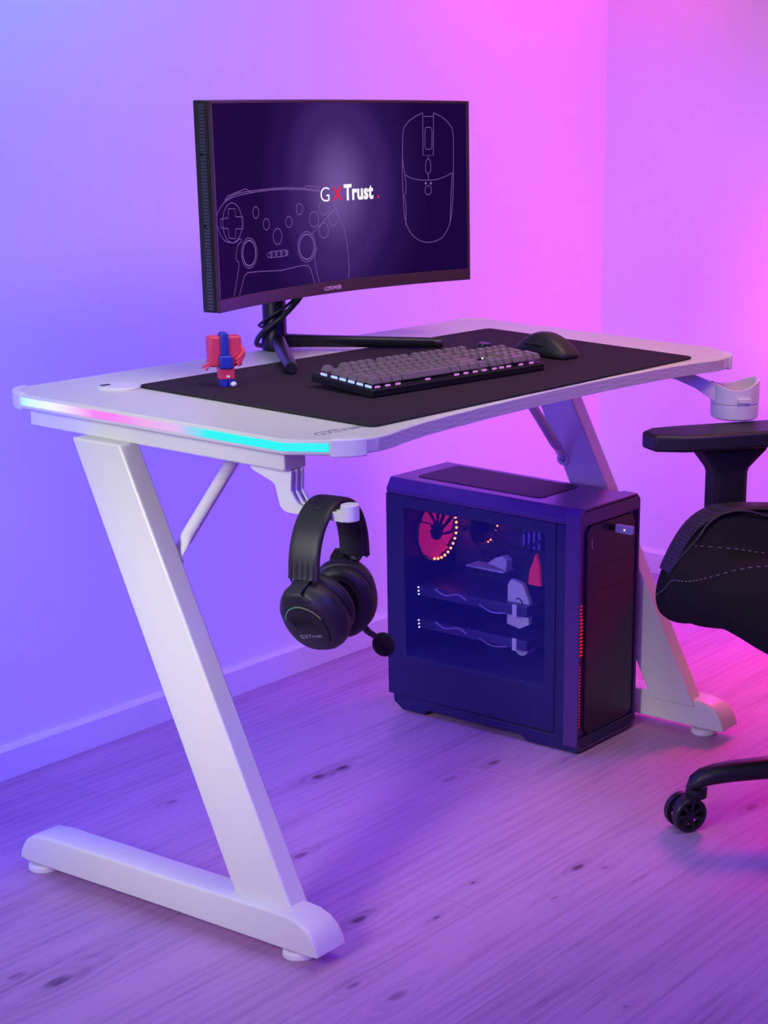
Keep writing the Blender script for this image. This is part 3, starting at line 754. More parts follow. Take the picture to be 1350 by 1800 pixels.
def cup(side, c, M):
    """M: local cup frame; +Z points outward, +Y up"""
    T = Matrix.Translation(c) @ M @ Matrix.Scale(1.09, 4)
    def oval(rx, ry, z, n=40, p=2.25):
        return [T @ Vector((rx * math.copysign(abs(math.cos(a)) ** (2 / p), math.cos(a)), ry * math.copysign(abs(math.sin(a)) ** (2 / p), math.sin(a)), z)) for a in [2 * PI * i / n for i in range(n)]]
    bb = NB(); loft(bb, [oval(.034, .042, -.016), oval(.039, .047, -.014), oval(.041, .0495, -.006), oval(.0405, .049, .002), oval(.038, .046, .010), oval(.033, .040, .0165), oval(.026, .033, .0185)])
    shell = obj('earcup', bb, M_blk2, hs, smooth=45)
    # recessed face plate with flutes
    bb = NB(); rings = []
    for rx, ry, z in ((.0265, .0335, .0180), (.0262, .0332, .0200), (.0245, .0315, .0208), (.001, .001, .0212)): rings.append(oval(rx, ry, z))
    loft(bb, rings); fp = obj('face_plate', bb, M_blk, shell, smooth=45)
    bb = NB()
    for k in range(6):
        x = -.015 + k * .005
        tube(bb, [T @ Vector((x - .004, .024 - abs(x) * .3, .0206)), T @ Vector((x, .010, .0214)), T @ Vector((x + .002, -.002, .0208))], [.0004, .0014, .0002], 8)
    obj('face_flutes', bb, M_blk, fp)
    # cushion (torus-like oval ring)
    bb = NB(); n = 44; rings = []
    for i in range(n):
        a = 2 * PI * i / n; cx_, sy_ = math.cos(a), math.sin(a); ring = []
        for j in range(14):
            g = 2 * PI * j / 14
            rad = .0105 * math.cos(g); zz = -.0255 + .0115 * math.sin(g)
            ring.append(T @ Vector(((.0305 + rad) * cx_, (.0385 + rad) * sy_, zz)))
        rings.append(ring)
    loft(bb, rings, wrap=True); obj('ear_cushion', bb, M_leather, hs, smooth=60)
    bb = NB(); loft(bb, [oval(.031, .039, -.0165), oval(.030, .038, -.0160)]); obj('speaker_cloth', bb, M_fabric, shell)
    bb = NB()
    for k, (a0, a1) in enumerate(((20, 34), (50, 62), (95, 104), (150, 158))):
        pts = [T @ Vector((.0418 * math.cos(math.radians(a)), .0503 * math.sin(math.radians(a)), -.004)) for a in range(a0, a1)]
        tube(bb, pts[::3] + [pts[-1]], .0013, 6)
    obj('edge_buttons', bb, M_darkmetal, shell)
    return T, shell, fp
Rz = Matrix.Rotation
# cup frames: Z outward
def frame(out, up):
    z = Vector(out).normalized(); y = Vector(up); y = (y - z * y.dot(z)).normalized(); x = y.cross(z)
    return Matrix((x, y, z)).transposed().to_4x4()
T1, sh1, fp1 = cup(-1, Vector((-.058, -.006, -.156)), frame((-.80, -.02, -.42), (-.30, .22, 1)))
T2, sh2, fp2 = cup(1, Vector((.066, .012, -.158)), frame((.93, .26, .10), (-.05, .10, 1)))
def yoke(s, T, wide):
    bb = NB(); X_ = T.to_3x3() @ Vector((1, 0, 0))
    if X_.y < 0: X_ = -X_
    P = smooth_path([Vector((s * .0735, 0, -.088)), Vector((s * .0745, 0, -.101)), T @ Vector((0, .0500, .012)), T @ Vector((0, .036, .0155))], 4)
    W_ = [.0105, .0105, .0105, .0105, .011, .0113, .0116, .012, .013, .015, .018, .021, .023]
    rings = []; K = len(P)
    for i, p in enumerate(P):
        t = (P[min(i + 1, K - 1)] - P[max(i - 1, 0)]).normalized(); y = Vector((0, 1, 0)).lerp(X_.normalized(), i / (K - 1))
        y = (y - t * y.dot(t)).normalized(); n = t.cross(y).normalized()
        rings.append([p + y * W_[i] * a_ + n * .0022 * c_ for a_, c_ in ((-1, -1), (1, -1), (1, 1), (-1, 1))])
    loft(bb, rings); obj('yoke', bb, M_blk2, hs, bevel=.001, smooth=45)
yoke(-1, T1, 0); yoke(1, T2, 0)
# light arc on the near cup
b = NB(); P = [T1 @ Vector((.0272 * math.cos(math.radians(a)), .0343 * math.sin(math.radians(a)), .0196)) for a in range(22, 159, 6)]
tube(b, P, .0007, 6); obj('light_arc', b, M_rgb, sh1, label='thin arc of light shading from teal to amber')
b = text_bm('GXTrust.', .0080, bold=.00002, extrude=.0001, spacing=1.08)
bm_map(b, lambda v: T1 @ Vector((v.x - .0165, v.y - .0145, .0217 + v.z))); obj('cup_lettering', b, M_silver, fp1, recalc=False)
# microphone
b = NB(); a0 = T2 @ Vector((-.012, -.040, .004)) ; tip = Vector((.1075, -.020, -.2360))
tube(b, smooth_path([a0, a0.lerp(tip, .35) + Vector((0, 0, -.004)), a0.lerp(tip, .75), tip], 5), [.0052] * 6 + [.0045] * 5 + [.0035] * 5, 10); mic = obj('mic_boom', b, M_blk2, hs, smooth=60)
b = NB(); sphere(b, tip + Vector((.006, -.002, -.006)), (.0160, .0160, .0205), Matrix.Rotation(math.radians(-38), 4, 'Y'), 24, 16); obj('pop_filter', b, mat('foam', (.006, .006, .006), rough=1, bump=1, bscale=900), mic, smooth=80)

# ------------------------------------------------------------------ PC tower
PX0, PX1, PY0, PY1, PH = .888, 1.086, .184, .632, .468
pc = thing('computer_tower', 'black computer case coloured as lit blue and purple, with clear side window, on the floor under the desk', 'computer', ((PX0 + PX1) / 2, (PY0 + PY1) / 2, 0))
# body shell: bottom, back, right, inner tray
b = NB(); box(b, PX0 + .004, PX1 - .001, PY0 + .055, PY1 - .012, .028, .034); box(b, PX1 - .004, PX1 - .001, PY0 + .05, PY1 - .012, .03, PH - .03)
box(b, PX0 + .004, PX1 - .001, PY1 - .014, PY1 - .012, .03, PH - .03); box(b, PX0 + .004, PX1 - .001, PY0 + .05, PY0 + .055, .03, PH - .03)
obj('chassis', b, M_pcdark, pc)
# side panel with window opening
def frame_panel(y0, y1, z0, z1, wy0, wy1, wz0, wz1, x0, x1):
    bb = NB()
    o = [(y0, z0), (y1, z0), (y1, z1), (y0, z1)]; i_ = [(wy0, wz0 - .0), (wy1, wz0), (wy1, wz1), (wy0, wz1)]
    for x in (x0, x1):
        pass
    O0 = [bb.verts.new((x0, *p)) for p in o]; I0 = [bb.verts.new((x0, *p)) for p in i_]; O1 = [bb.verts.new((x1, *p)) for p in o]; I1 = [bb.verts.new((x1, *p)) for p in i_]
    for k in range(4):
        l = (k + 1) % 4
        bb.faces.new([O0[k], O0[l], I0[l], I0[k]]); bb.faces.new([O1[l], O1[k], I1[k], I1[l]])
        bb.faces.new([O0[l], O0[k], O1[k], O1[l]]); bb.faces.new([I0[k], I0[l], I1[l], I1[k]])
    return bb
WY0, WY1, WZ0, WZ1 = .260, .588, .118, .415
b = frame_panel(.236, PY1, .034, PH - .030, WY0, WY1, WZ0, WZ1, PX0, PX0 + .003); sp = obj('side_panel', b, M_pc, pc, bevel=.0012)
b = NB(); box(b, PX0 + .0012, PX0 + .0022, WY0 - .004, WY1 + .004, WZ0 - .004, WZ1 + .004); obj('window_pane', b, M_glass, sp, label='clear acrylic pane')
b = NB(); box(b, PX0 - .001, PX0 + .006, PY0 + .010, .2345, .030, PH - .030); box(b, PX1 - .006, PX1 + .001, PY0 + .010, .236, .030, PH - .030)
obj('front_cheek', b, M_pc, pc, bevel=.0015)
# top cover, sloping shoulders
b = NB(); t0 = PH - .030
prism(b, [(PX0, t0), (PX0 - .001, t0 + .010), (PX0 + .012, PH), (PX1 - .012, PH), (PX1 + .001, t0 + .010), (PX1, t0)], PY0 - .002, PY1 - .002, 'y')
tc_ = obj('top_cover', b, M_pctop, pc, bevel=.002)
b = NB(); prism(b, rounded(PX0 + .040, PX1 - .030, .300, .590, .012), PH - .001, PH + .0012); obj('dust_filter', b, weave('fine_mesh', (.010, .006, .014), (.030, .012, .045), 500, rough=.6, bump=.2), tc_)
# base skirt and feet
b = NB(); prism(b, [(PY1 - .010, .034), (PY1 - .012, .018), (PY1 - .034, .004), (PY1 - .085, .004), (PY1 - .095, .014), (.315, .014), (.298, .003), (PY0, .003), (PY0 - .002, .030)], PX0 + .002, PX1 - .002, 'x'); obj('base_skirt', b, M_pc, pc, bevel=.0015)
for y in (PY1 - .085, PY0 + .05):
    for x in (PX0 + .012, PX1 - .03):
        b = NB(); box(b, x, x + .018, y, y + .028, 0, .010); obj('case_foot', b, M_blk, pc, bevel=.001)
# front frame: hoop around the front door
def ring_profile(x0, x1, z0, z1, c):
    return [(x0 + c, z0), (x1 - c, z0), (x1, z0 + c), (x1, z1 - c), (x1 - c, z1), (x0 + c, z1), (x0, z1 - c), (x0, z0 + c)]
O = ring_profile(PX0 - .002, PX1 + .002, .004, PH + .002, .012); I = ring_profile(PX0 + .003, PX1 - .003, .009, PH - .005, .010)
b = NB(); R = [[b.verts.new((x, y, z)) for x, z in L_] for L_, y in ((O, PY0 + .030), (O, PY0 - .002), (I, PY0 - .002), (I, PY0 + .006))]
for i in range(3):
    for k in range(8): b.faces.new([R[i][k], R[i][(k + 1) % 8], R[i + 1][(k + 1) % 8], R[i + 1][k]])
b.faces.new(R[3]); b.faces.new(R[0][::-1])
ff = obj('front_frame', b, M_pctop, pc, bevel=.0012)
D = ring_profile(PX0 + .026, PX1 - .010, .030, PH - .034, .014)
b = NB(); prism(b, D, PY0 + .0006, PY0 + .0075, 'y'); fd = obj('front_door', b, M_pcfront, pc, bevel=.002)
b = NB()
for z in (.352, .305): box(b, PX0 + .034, PX1 - .030, PY0 + .0002, PY0 + .0012, z, z + .0008)
obj('door_seam', b, M_pcdark, fd)
b = NB(); tube(b, [(PX0 + .042, PY0 + .0005, .408), (PX0 + .041, PY0 + .0005, .403), (PX0 + .041, PY0 + .0005, .396), (PX0 + .043, PY0 + .0005, .391)], .0007, 6); obj('power_button', b, M_silver, fd)
# red light slits in the left groove
b = NB()
for k in range(15):
    z = .285 - k * .0068; w = .006 + (.001 if k > 3 else -.002)
    box(b, PX0 + .0125, PX0 + .0150 + w, PY0 + .0045, PY0 + .0063, z, z + .0028)
for k in range(20):
    z = .168 - k * .0062
    box(b, PX0 + .0125, PX0 + .0160, PY0 + .0045, PY0 + .0063, z, z + .0020)
obj('front_light_slits', b, M_led_r2, ff, label='row of glowing red slits')
# shark notch lines on cheek
b = NB(); tube(b, [(PX0 - .0013, .205, .128), (PX0 - .0013, .188, .117)], .0008, 6); obj('cheek_crease', b, M_pctop, pc)
# rear knob
b = NB(); lathe(b, [(.005, 0), (.0055, .008), (.0035, .011), (0, .011)], Matrix.Translation((PX0 + .006, PY1 - .013, .395)) @ Matrix.Rotation(-PI / 2, 4, 'X'), 16); obj('thumb_screw', b, M_blk, pc)
# --- inside
def fan(cx, cy, cz, r, axis, lit):
    M = Matrix.Translation((cx, cy, cz)) @ (Matrix.Rotation(PI / 2, 4, 'X') if axis == 'y' else Matrix())
    bb = NB(); tube(bb, [M @ Vector((r * math.cos(2 * PI * i / 40), r * math.sin(2 * PI * i / 40), 0)) for i in range(40)], .0035, 8, closed=True)
    lathe(bb, [(.017, -.006), (.018, .006), (.0, .007)], M, 24)
    fr = obj('case_fan', bb, M_pcdark, pc)
    bb = NB()
    for k in range(11):
        a = 2 * PI * k / 11
        pts = []
        for (rr, da, z0) in ((.018, 0, -.003), (r * .6, .25, -.003), (r * .95, .38, -.003)):
            pts.append(((rr, a + da, z0), (rr, a + da + .50, .004)))
        vs = [[bb.verts.new(M @ Vector((q[0] * math.cos(q[1]), q[0] * math.sin(q[1]), q[2]))) for q in pr] for pr in pts]
        for i in range(2): bb.faces.new([vs[i][0], vs[i + 1][0], vs[i + 1][1], vs[i][1]])
    bmesh.ops.solidify(bb, geom=bb.faces[:], thickness=.0008)
    obj('fan_blades', bb, lit, fr, label='red lit translucent blades')
    bb = NB()
    return fr, M
f1, MF = fan(.993, .596, .348, .058, 'y', M_glow_fan)
b = NB()
for k in range(12):
    a = math.radians(20 - k * 11.5 + 0)
    sphere(b, MF @ Vector((.0545 * math.cos(a), -.0545 * math.sin(a) * -1, .010)), .0026, u=8, v=6)
obj('fan_lights', b, M_led_r, f1)
f2, MF2 = fan(1.020, .50, .372, .040, 'y', M_pcdark)
b = NB()
for k in range(8):
    a = math.radians(10 - k * 13); sphere(b, (1.020 + .037 * math.cos(a), .492, .372 + .037 * math.sin(a)), .0017, u=8, v=6)
obj('fan_lights', b, M_led_r, f2)
M_pcb = mat('circuit_board', (.02, .018, .05), rough=.5, vary=.5, bscale=80)
M_shroud = mat('graphics_shroud', (.05, .04, .10), rough=.3, metal=.4)
M_wh = mat('pale_component', (.55, .5, .62), rough=.4)
b = NB(); box(b, 1.062, 1.066, .345, .600, .150, .430); mb = obj('motherboard', b, M_pcb, pc)
b = NB()
random.seed(7)
for k in range(46):
    y = random.uniform(.36, .58); z = random.uniform(.16, .42); s = random.uniform(.003, .011); h = random.uniform(.004, .02)
    box(b, 1.062 - h, 1.0625, y, y + s * random.uniform(.8, 2), z, z + s)
obj('board_components', b, M_shroud, mb)
for z in (.232, .165):
    b = NB(); box(b, .930, 1.060, .330, .595, z, z + .020); gc = obj('graphics_card', b, M_shroud, pc, bevel=.002)
    b = NB(); 
    tube(b, smooth_path([(.928, .545, z + .020), (.927, .52, z + .012), (.928, .49, z + .018), (.929, .47, z + .010)], 4), .0022, 6)
    tube(b, smooth_path([(.929, .44, z + .008), (.927, .41, z - .002), (.929, .375, z + .002)], 4), .0015, 6)
    obj('card_trim', b, mat('bright_trim', (.6, .45, .6), rough=.25, metal=.8), gc)
    b = NB(); box(b, .9275, .930, .352, .362, z - .002, z + .022); obj('card_badge', b, M_wh, gc)
    b = NB()
    for k in range(3): sphere(b, (.929, .588 - k * .0005, z + .016 - k * .007), .0013, u=8, v=6)
    obj('card_status_lights', b, M_led_w, gc)
b = NB(); prism(b, [(.390, .206), (.360, .200), (.338, .212), (.338, .258), (.354, .290), (.380, .296), (.388, .285)], .948, .960, 'x'); ssd = obj('bridge_cover', b, M_wh, pc, bevel=.0015)
b = NB(); tube(b, [(.9475, .362 + .009 * math.cos(t / 3), .251 + .010 * math.sin(t / 3)) for t in range(3, 16)], .0013, 6); tube(b, [(.9475, .352, .228), (.9475, .373, .226)], .0012, 6); tube(b, [(.9475, .358, .246), (.9475, .368, .244)], .0015, 6)
obj('cover_emblem', b, M_blk, ssd)
b = NB(); prism(b, [(.475, .300), (.430, .292), (.428, .312), (.440, .320), (.456, .314)], 1.0, 1.020, 'x'); box(b, .99, 1.03, .43, .52, .289, .292); obj('heatsink_cover', b, M_wh, pc, bevel=.001)
b = NB(); prism(b, [(.318, .290), (.345, .291), (.342, .318), (.328, .352), (.321, .328)], .955, .962, 'x'); obj('red_fin', b, mat('glowing_red_plastic', (.6, .02, .03), rough=.4, emit=(.5, .015, .03), estr=.35), pc)  # slight emission gives the fin a painted red glow
b = NB()
for k in range(4): box(b, 1.035, 1.060, .375 + k * .012, .380 + k * .012, .335, .425)
obj('memory_stick', b, mat('memory_heatsink', (.25, .2, .45), rough=.3, metal=.6), mb)
b = NB(); lathe(b, [(.006, -.012), (.016, -.012), (.017, .012), (.006, .012)], Matrix.Translation((.97, .362, .160)) @ Matrix.Rotation(PI / 2, 4, 'Y'), 20); obj('pump_fitting', b, M_wh, pc, smooth=30)
b = NB(); box(b, PX0 + .010, PX1 - .01, PY0 + .06, PY1 - .02, .034, .118); obj('power_supply_shroud', b, weave('vented_shroud', (.012, .010, .03), (.03, .02, .07), 300, kind='dots'), pc, bevel=.002)
b = NB()
for k in range(3): tube(b, smooth_path([(1.055, .34, .40 - k * .02), (1.02, .40, .37 - k * .03), (1.03, .47, .36 - k * .02), (1.05, .52, .40)], 6), .0028, 6)
tube(b, smooth_path([(1.03, .38, .20), (1.0, .33, .15), (1.0, .30, .12)], 6), .003, 6)
obj('internal_cable', b, M_blk2, pc, smooth=60)
# added strip lamp, no known source, makes the inside glow blue
b = NB(); box(b, .95, .956, .30, .57, .432, .436); obj('interior_fill_strip', b, mat('interior_glow', (.2, .2, .6), emit=(.12, .08, 1.0), estr=13, vary=0), pc)

# usb stick
us = thing('usb_stick', 'small pale blue stick with a tiny light, plugged into the front of the computer case', 'usb stick', (.995, PY0 + .002, .419))
b = NB(); box(b, .988, .9985, PY0 - .046, PY0 - .010, .4115, .4275); bdy = obj('body', b, mat('pale_blue_plastic', (.42, .42, .72), rough=.35), us, bevel=.002)
b = NB(); box(b, .9895, .997, PY0 - .011, PY0 + .003, .414, .425); obj('connector', b, M_blk, us)
b = NB(); sphere(b, (.9876, PY0 - .031, .4195), .0012, u=8, v=6); obj('status_light', b, M_led_w, bdy)

# dark power block behind the tower, by the far leg
b = NB(); box(b, 1.178, 1.232, .30, .50, 0, .055); pb = obj('power_strip', b, M_pcdark, bevel=.006); tag(pb, 'dark power block on the floor behind the far desk foot', 'power strip')
b = NB()
for y in (.33, .38, .43): lathe(b, [(.016, .0545), (.016, .058), (.013, .058), (.013, .0555), (0, .0555)], Matrix.Translation((1.205, y, 0)), 20)
obj('socket', b, M_blk, pb)

# ------------------------------------------------------------------ chair
CA = math.atan2(.51, -.86)
CC = Vector((.935, -.418, 0))
chair = thing('gaming_chair', 'black fabric gaming chair with padded armrest and wheeled base beside the desk', 'chair', CC, world=False, rot=(0, 0, CA))
SF, SR = .032, .025     # seat offset forward / to the right
def cp(f, r, z): return Vector((f + SF, -(r + SR), z))
cen = [(-.24, .365), (0, .36), (.2, .356), (.275, .364), (.303, .384), (.308, .41), (.293, .445), (.255, .466), (.18, .470), (.05, .465), (-.1, .455), (-.24, .45)]
edg = [(-.24, .36), (0, .34), (.2, .315), (.252, .318), (.270, .338), (.274, .372), (.262, .41), (.236, .462), (.205, .500), (.15, .522), (.05, .508), (-.24, .49)]
val = [(-.24, .365), (0, .355), (.2, .335), (.268, .341), (.292, .364), (.298, .395), (.285, .435), (.245, .460), (.17, .455), (.05, .445), (-.1, .440), (-.24, .44)]
def prof(r):
    a = abs(r)
    if a < .15:
        t = a / .15; t = t * t * (3 - 2 * t); A, B = cen, val
    else:
        t = min(1, (a - .15) / .075); t = t * t * (3 - 2 * t); A, B = val, edg
    return [(p[0] + (q[0] - p[0]) * t, p[1] + (q[1] - p[1]) * t + (.10 * max(0, .08 - r) if i < 5 else 0)) for i, (p, q) in enumerate(zip(A, B))]
def shrink(P, k):
    cf = sum(p[0] for p in P) / len(P); cz_ = sum(p[1] for p in P) / len(P)
    return [(cf + (p[0] - cf) * k, cz_ + (p[1] - cz_) * k) for p in P]
rs = [(-.275, .86), (-.266, .97), (-.25, 1), (-.225, 1), (-.195, 1), (-.165, 1), (-.14, 1), (-.10, 1), (-.05, 1), (0, 1), (.05, 1), (.10, 1), (.14, 1), (.165, 1), (.195, 1), (.225, 1), (.25, 1), (.266, .97), (.275, .86)]
b = NB(); loft(b, [[cp(f, r, z) for f, z in shrink(prof(r), k)] for r, k in rs]); seat = obj('seat', b, M_fabric, chair, subd=2, smooth=80)
for s in (-1, 1):
    b = NB(); rows = []
    for r in (.213, .224, .236, .248, .257, .2655):
        P = shrink(prof(r), 1 if r < .26 else .975)
        Q_ = P[6:12]; rows.append([cp(f + .0015, s * r, z + .0022) for f, z in Q_])
    loft(b, rows, closed=False, cap=False)
    obj('mesh_panel', b, M_mesh, seat, subd=2, smooth=80, label='perforated mesh panel with violet dots')
def surf(r, idx):
    P = prof(r); i = int(idx); t = idx - i; a = P[i]; c = P[min(i + 1, 11)]
    return cp(a[0] + (c[0] - a[0]) * t, r, a[1] + (c[1] - a[1]) * t)
b = NB()
L1 = [surf(r, i) + Vector((.0015, 0, .002)) for r, i in ((.245, 4.85), (.22, 5.3), (.16, 5.55), (.10, 5.8), (.05, 6.3), (.02, 7.4), (.0, 8.2), (-.03, 9))]
L2 = [surf(r, i) + Vector((.0, 0, .0045)) for r, i in ((.185, 7.1), (.16, 8.0), (.13, 8.4), (.10, 8.9))]
def dashes(bm, P, n=60):
    P = smooth_path(P, 10); K = len(P)
    for i in range(0, K - 1, 2): tube(bm, [P[i], P[i].lerp(P[i + 1], .9)], .0007, 5)
dashes(b, L1); obj('stitching', b, M_thread, seat, label='pale dashed seam')
b = NB(); dashes(b, L2); obj('stitching', b, M_thread, seat, label='pale dashed seam')
b = NB(); tube(b, smooth_path([surf(r, i) + Vector((0, 0, .002)) for r, i in ((.225, 5.9), (.203, 6.6), (.20, 7.4), (.207, 8.0), (.212, 8.6), (.208, 9.1), (.20, 9.5), (.20, 10.2), (.20, 10.9))], 6), .0026, 8); obj('piping', b, M_leather, seat, smooth=60)
# armrests
def armrest(s):
    r0 = .312 * s
    b = NB(); out = [(.262, r0 - .022), (.265, r0 + .022), (.235, r0 + .046), (.19, r0 + .05), (-.01, r0 + .05), (-.03, r0 + .03), (-.03, r0 - .03), (-.01, r0 - .05), (.17, r0 - .05), (.215, r0 - .044)]
    pts = [(cp(f, r, 0).x, cp(f, r, 0).y) for f, r in out]
    prism(b, pts, .608, .6375, 'z'); pad = obj('armrest_pad', b, M_blk2, chair, bevel=.0055, seg=3)
    b = NB(); rings = []
    for z, f0, f1, w in ((.6075, .035, .170, .030), (.598, .040, .166, .029), (.568, .070, .143, .024), (.560, .072, .141, .022), (.40, .072, .141, .022)):
        c0 = (f1 - f0) * .16
        sec = [(f0, -w + .007), (f0 + c0, -w), (f1 - c0, -w), (f1, -w + .007), (f1, w - .007), (f1 - c0, w), (f0 + c0, w), (f0, w - .007)]
        rings.append([cp(f, r0 + r, z) for f, r in sec])
    loft(b, rings); po = obj('armrest_post', b, M_blk2, chair, bevel=.0015)
    b = NB(); rings = [[cp(f, r0 - s * d, z) for f, z in ((.05, .40), (.16, .40), (.14, .335), (.06, .335))] for d in (-.015, .015)]
    loft(b, rings)
    rings = [[cp(f, r0 - s * d, z) for f, z in ((.07, .345), (.14, .345), (.14, .333), (.07, .333))] for d in (.0, .20)]
    loft(b, rings); obj('armrest_bracket', b, M_blk2, po)
armrest(1); armrest(-1)
# backrest
b = NB(); rings = []
for z, w, th, f in ((.44, .20, .045, -.235), (.50, .255, .06, -.25), (.60, .27, .062, -.262), (.75, .265, .062, -.285), (.90, .285, .065, -.31), (1.00, .27, .06, -.33), (1.10, .20, .05, -.345), (1.22, .15, .045, -.36), (1.28, .11, .03, -.37)):
    sec = []
    for g in [2 * PI * j / 28 for j in range(28)]:
        c0, s0 = math.cos(g), math.sin(g)
        r = w * math.copysign(abs(c0) ** .6, c0); wing = .035 * (abs(r) / w) ** 3
        sec.append(cp(f + (th * math.copysign(abs(s0) ** .7, s0)) + wing, r, z))
    rings.append(sec)
loft(b, rings); obj('backrest', b, M_fabric, chair, subd=1, smooth=80)
b = NB(); box(b, -.24, .12, -.09, .09, .318, .338); box(b, -.10, .10, -.055, .055, .262, .320); obj('tilt_mechanism', b, M_blk, chair, bevel=.004)
b = NB(); lathe(b, [(.0, .11), (.030, .11), (.030, .19), (.024, .192), (.024, .27), (0, .27)], Matrix(), 28); obj('gas_lift', b, M_blk, chair, smooth=30)
b = NB(); lathe(b, [(0, .075), (.045, .078), (.052, .09), (.050, .125), (.035, .138), (0, .138)], Matrix(), 32); hub = obj('base_hub', b, M_blk, chair, smooth=40)
RB = .325
for k in range(5):
    a = math.radians(130 + 72 * k) - CA
    d = Vector((math.cos(a), math.sin(a), 0)); n = Vector((-d.y, d.x, 0))
    b = NB(); rings = []
    for t, z, w, h in ((.035, .112, .026, .020), (.10, .110, .024, .0195), (.18, .106, .022, .0185), (.26, .100, .021, .0175), (.295, .095, .0205, .0165), (.318, .0885, .0195, .0150), (.333, .080, .0165, .011), (.338, .071, .012, .006)):
        c = d * t
        sec = [c + n * w * math.copysign(abs(math.cos(g)) ** .8, math.cos(g)) + Vector((0, 0, z + h * math.copysign(abs(math.sin(g)) ** .8, math.sin(g)))) for g in [2 * PI * j / 16 for j in range(16)]]
        rings.append(sec)
    loft(b, rings); sl = obj('base_leg', b, M_blk, chair, smooth=60)
    b = NB(); lathe(b, [(.018, .055), (.019, .072), (0, .072)], Matrix.Translation(d * (RB - .002)), 20); obj('caster_socket', b, M_blk, sl, smooth=30)
    # caster: twin wheels, trailing
    ca = math.radians((150, 40, 190, 300, 330)[k]) - CA
    ad = Vector((math.cos(ca), math.sin(ca), 0)); aax = Vector((-ad.y, ad.x, 0))
    cc = d * RB + ad * .018 + Vector((0, 0, .0305))
    fr_ = Matrix.Translation(cc) @ Matrix((ad, Vector((0, 0, 1)), aax)).transposed().to_4x4()
    b = NB(); rings = []
    for zz in (-.007, .007):
        rings.append([fr_ @ Vector((x, y, zz)) for x, y in ((-.020, .030), (.006, .030), (.020, .018), (.022, .0), (.008, -.010), (-.010, -.006))])
    loft(b, rings); bd_ = obj('caster', b, M_blk, chair, bevel=.002)
    b = NB(); lathe(b, [(0, .02), (.009, .02), (.009, .062), (0, .062)], Matrix.Translation(d * RB), 16); obj('caster_stem', b, M_blk, bd_)
    for s in (-1, 1):
        b = NB()
        WM = fr_ @ Matrix.Translation((0, 0, s * .0155)) @ (Matrix() if s > 0 else Matrix.Rotation(PI, 4, 'X'))
        n_ = 36; rings = []
        for i in range(n_):
            t = 2 * PI * i / n_
            rings.append([WM @ Vector((r * math.cos(t), r * math.sin(t), z)) for r, z in ((.0285, -.0065), (.0285, .0045), (.0265, .0068), (.0215, .0068), (.0205, .003), (.0205, -.0065))])
        loft(b, rings, wrap=True)
        for q in range(7):
            t = 2 * PI * q / 7
            u_ = Vector((math.cos(t), math.sin(t), 0)); v_ = Vector((-u_.y, u_.x, 0))
            R_ = [[WM @ (u_ * r + v_ * w * a_ + Vector((0, 0, z))) for a_, z in ((-1, .0), (1, .0), (1, .0052), (-1, .0052))] for r, w in ((.004, .0022), (.0212, .0036))]
            loft(b, R_)
        lathe(b, [(0, -.006), (.0065, -.006), (.0065, .0062), (0, .0066)], WM, 16)
        bmesh.ops.scale(b, verts=b.verts, vec=(1.07, 1.07, 1.07), space=Matrix.Translation(-cc - aax * s * .0155))
        obj('wheel', b, M_blk, bd_, smooth=40)

# ------------------------------------------------------------------ lights
def area(name, loc, target, size, power, color, sizey=None, spread=180):
    l = bpy.data.lights.new(name, 'AREA'); l.energy = power; l.color = color
    l.shape = 'RECTANGLE' if sizey else 'SQUARE'; l.size = size
    if sizey: l.size_y = sizey
    l.spread = math.radians(spread)
    o = bpy.data.objects.new(name, l); COL.objects.link(o); o.location = loc
    d = (Vector(target) - Vector(loc)); o.rotation_euler = d.to_track_quat('-Z', 'Y').to_euler()
    return o
WCOL = (.07, .15, .16); WSTR = .35
area('softbox_key', (-1.9, -0.55, 1.75), (0.6, 0.1, 0.55), 1.1, 1.088, (1.000, 0.990, 0.970), None, 110)
area('overhead_fill', (0.3, -0.7, 2.4), (0.5, 0.2, 0.7), 1.0, 3.262, (1.000, 0.990, 0.970), None, 100)  # added neutral fill from above, no such softbox known
area('wall_fill_left', (0.1, 0.6, 1.6), (0.1, 0.934, 1.6), 1.0, 2.110, (0.000, 0.539, 1.000), 0.12, 180)  # unseen blue light added so that only the wall takes it
area('wall_fill_middle', (0.95, 0.6, 1.6), (0.95, 0.934, 1.6), 0.6, 3.750, (0.000, 0.000, 1.000), 0.12, 180)  # added to push the middle of the wall to full blue, no fixture
area('wall_fill_right', (1.7, 0.55, 1.6), (1.7, 0.934, 1.6), 0.6, 1.475, (1.000, 0.000, 0.559), 0.12, 180)  # added magenta wash for the wall near the corner, unseen
area('low_wall_fill_left', (-0.25, 0.62, 0.5), (0.35, 1.42, 0.5), 0.4, 3.893, (0.000, 0.000, 1.000), 0.6, 180)  # unseen light added to turn the lower left wall blue
area('low_wall_fill_right', (1.93, 0.2, 0.7), (1.83, 1.2, 0.62), 0.3, 9.507, (0.216, 0.000, 1.000), 0.5, 180)  # added out of view to colour the lower right wall
area('under_desk_fill', (0.5, 0.33, 0.7), (0.5, 0.33, 0), 0.7, 0.890, (0.000, 0.000, 1.000), 0.35, 110)  # added blue light for floor and case, no fitting under the top
area('desk_back_fill', (0.55, 0.6, 0.705), (0.55, 1.0, 0.705), 1.0, 4.429, (0.000, 0.000, 1.000), 0.03, 180)  # added light behind the desk to colour the wall, no strip there
area('right_wall_fill', (0.9, -0.9, 2.2), (2.085, 0, 1.0), 0.6, 13.784, (1.000, 0.222, 0.000), 0.6, 140)  # added warm light that tints the right wall, source unseen
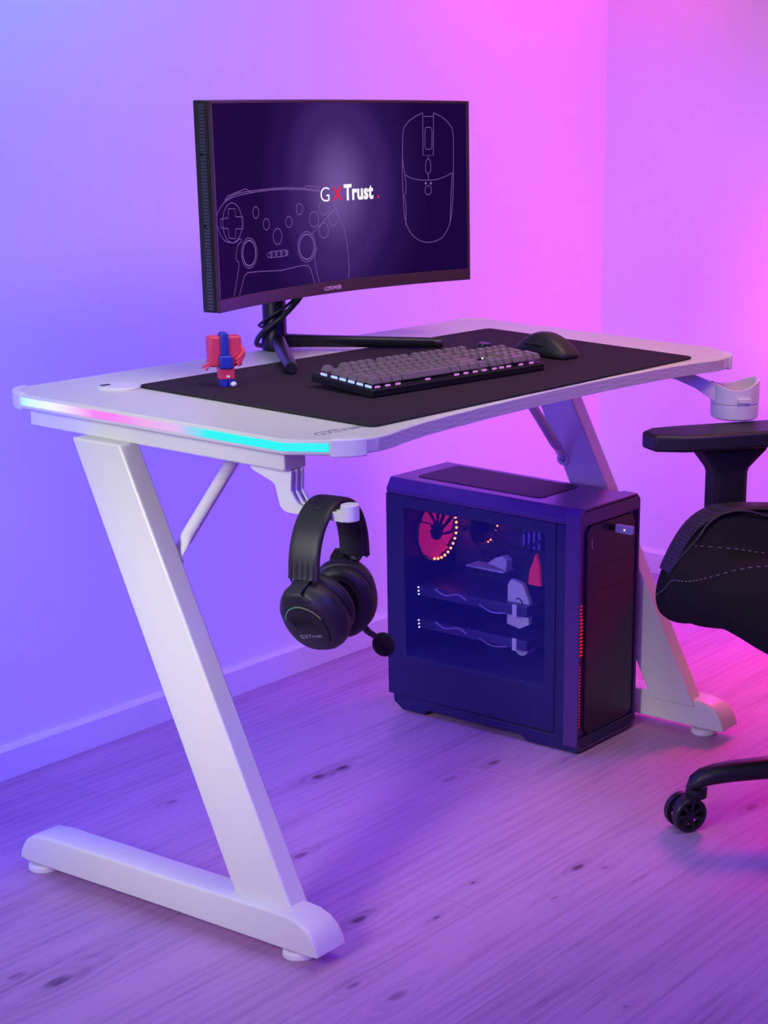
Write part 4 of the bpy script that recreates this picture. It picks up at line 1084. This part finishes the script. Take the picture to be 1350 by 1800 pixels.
area('pink_floor_lamp', (1.93, 0.22, 0.85), (1.55, 0.06, 0), 0.25, 3.904, (1.000, 0.000, 0.232), 0.3, 95)
area('front_floor_fill', (0.4, -1.9, 1.7), (0.2, -0.2, 0), 0.8, 14.638, (0.080, 0.000, 1.000), 0.8, 120)  # added violet fill for the floor in front
area('low_front_fill', (-1.0, -0.9, 0.6), (0.1, -0.1, 0), 0.5, 4.149, (0.286, 0.000, 1.000), 0.5, 120)  # added low fill that colours the near floor purple
area('leg_fill', (-1.6, 0.0, 1.1), (0, 0.3, 0.4), 0.4, 0.805, (1.000, 0.990, 0.970), None, 34)  # added narrow fill that whitens the left leg
area('side_fill', (-1.9, 0.2, 1.6), (0, 0.3, 0.45), 0.6, 2.004, (1.000, 0.990, 0.970), None, 60)  # added neutral fill from the side for the leg faces
area('desk_fill_left', (0.35, 0.0, 2.1), (0.42, 0.24, 0.75), 0.8, 0.619, (1.000, 0.990, 0.970), 0.5, 44)  # added overhead fill confined to the desk top

w = bpy.data.worlds.new('room_ambience'); scene.world = w; w.use_nodes = True
bg = w.node_tree.nodes['Background']; bg.inputs[0].default_value = (*WCOL, 1); bg.inputs[1].default_value = WSTR

# ------------------------------------------------------------------ camera
cd = bpy.data.cameras.new('camera'); cam = bpy.data.objects.new('camera', cd); COL.objects.link(cam)
cd.sensor_fit = 'VERTICAL'; cd.sensor_height = 36; cd.lens = 3279.49 / 1800 * 36
cd.shift_x = -604.712 / 1800; cd.shift_y = 231.35 / 1800
r_ = Vector((0.49699566, -0.86683593, 0.03988457)); u_ = Vector((0.24011005, 0.18154339, 0.95361898)); f_ = Vector((0.83387198, 0.46436781, -0.2983623))
cam.matrix_world = Matrix.Translation((-1.83149747, -1.64521087, 1.25282756)) @ Matrix((r_, u_, -f_)).transposed().to_4x4()
cd.clip_start = .05
scene.camera = cam
scene.view_settings.view_transform = 'Standard'; scene.view_settings.look = 'None'
scene.view_settings.gamma = 1; scene.view_settings.exposure = 0; scene.view_settings.use_curve_mapping = False
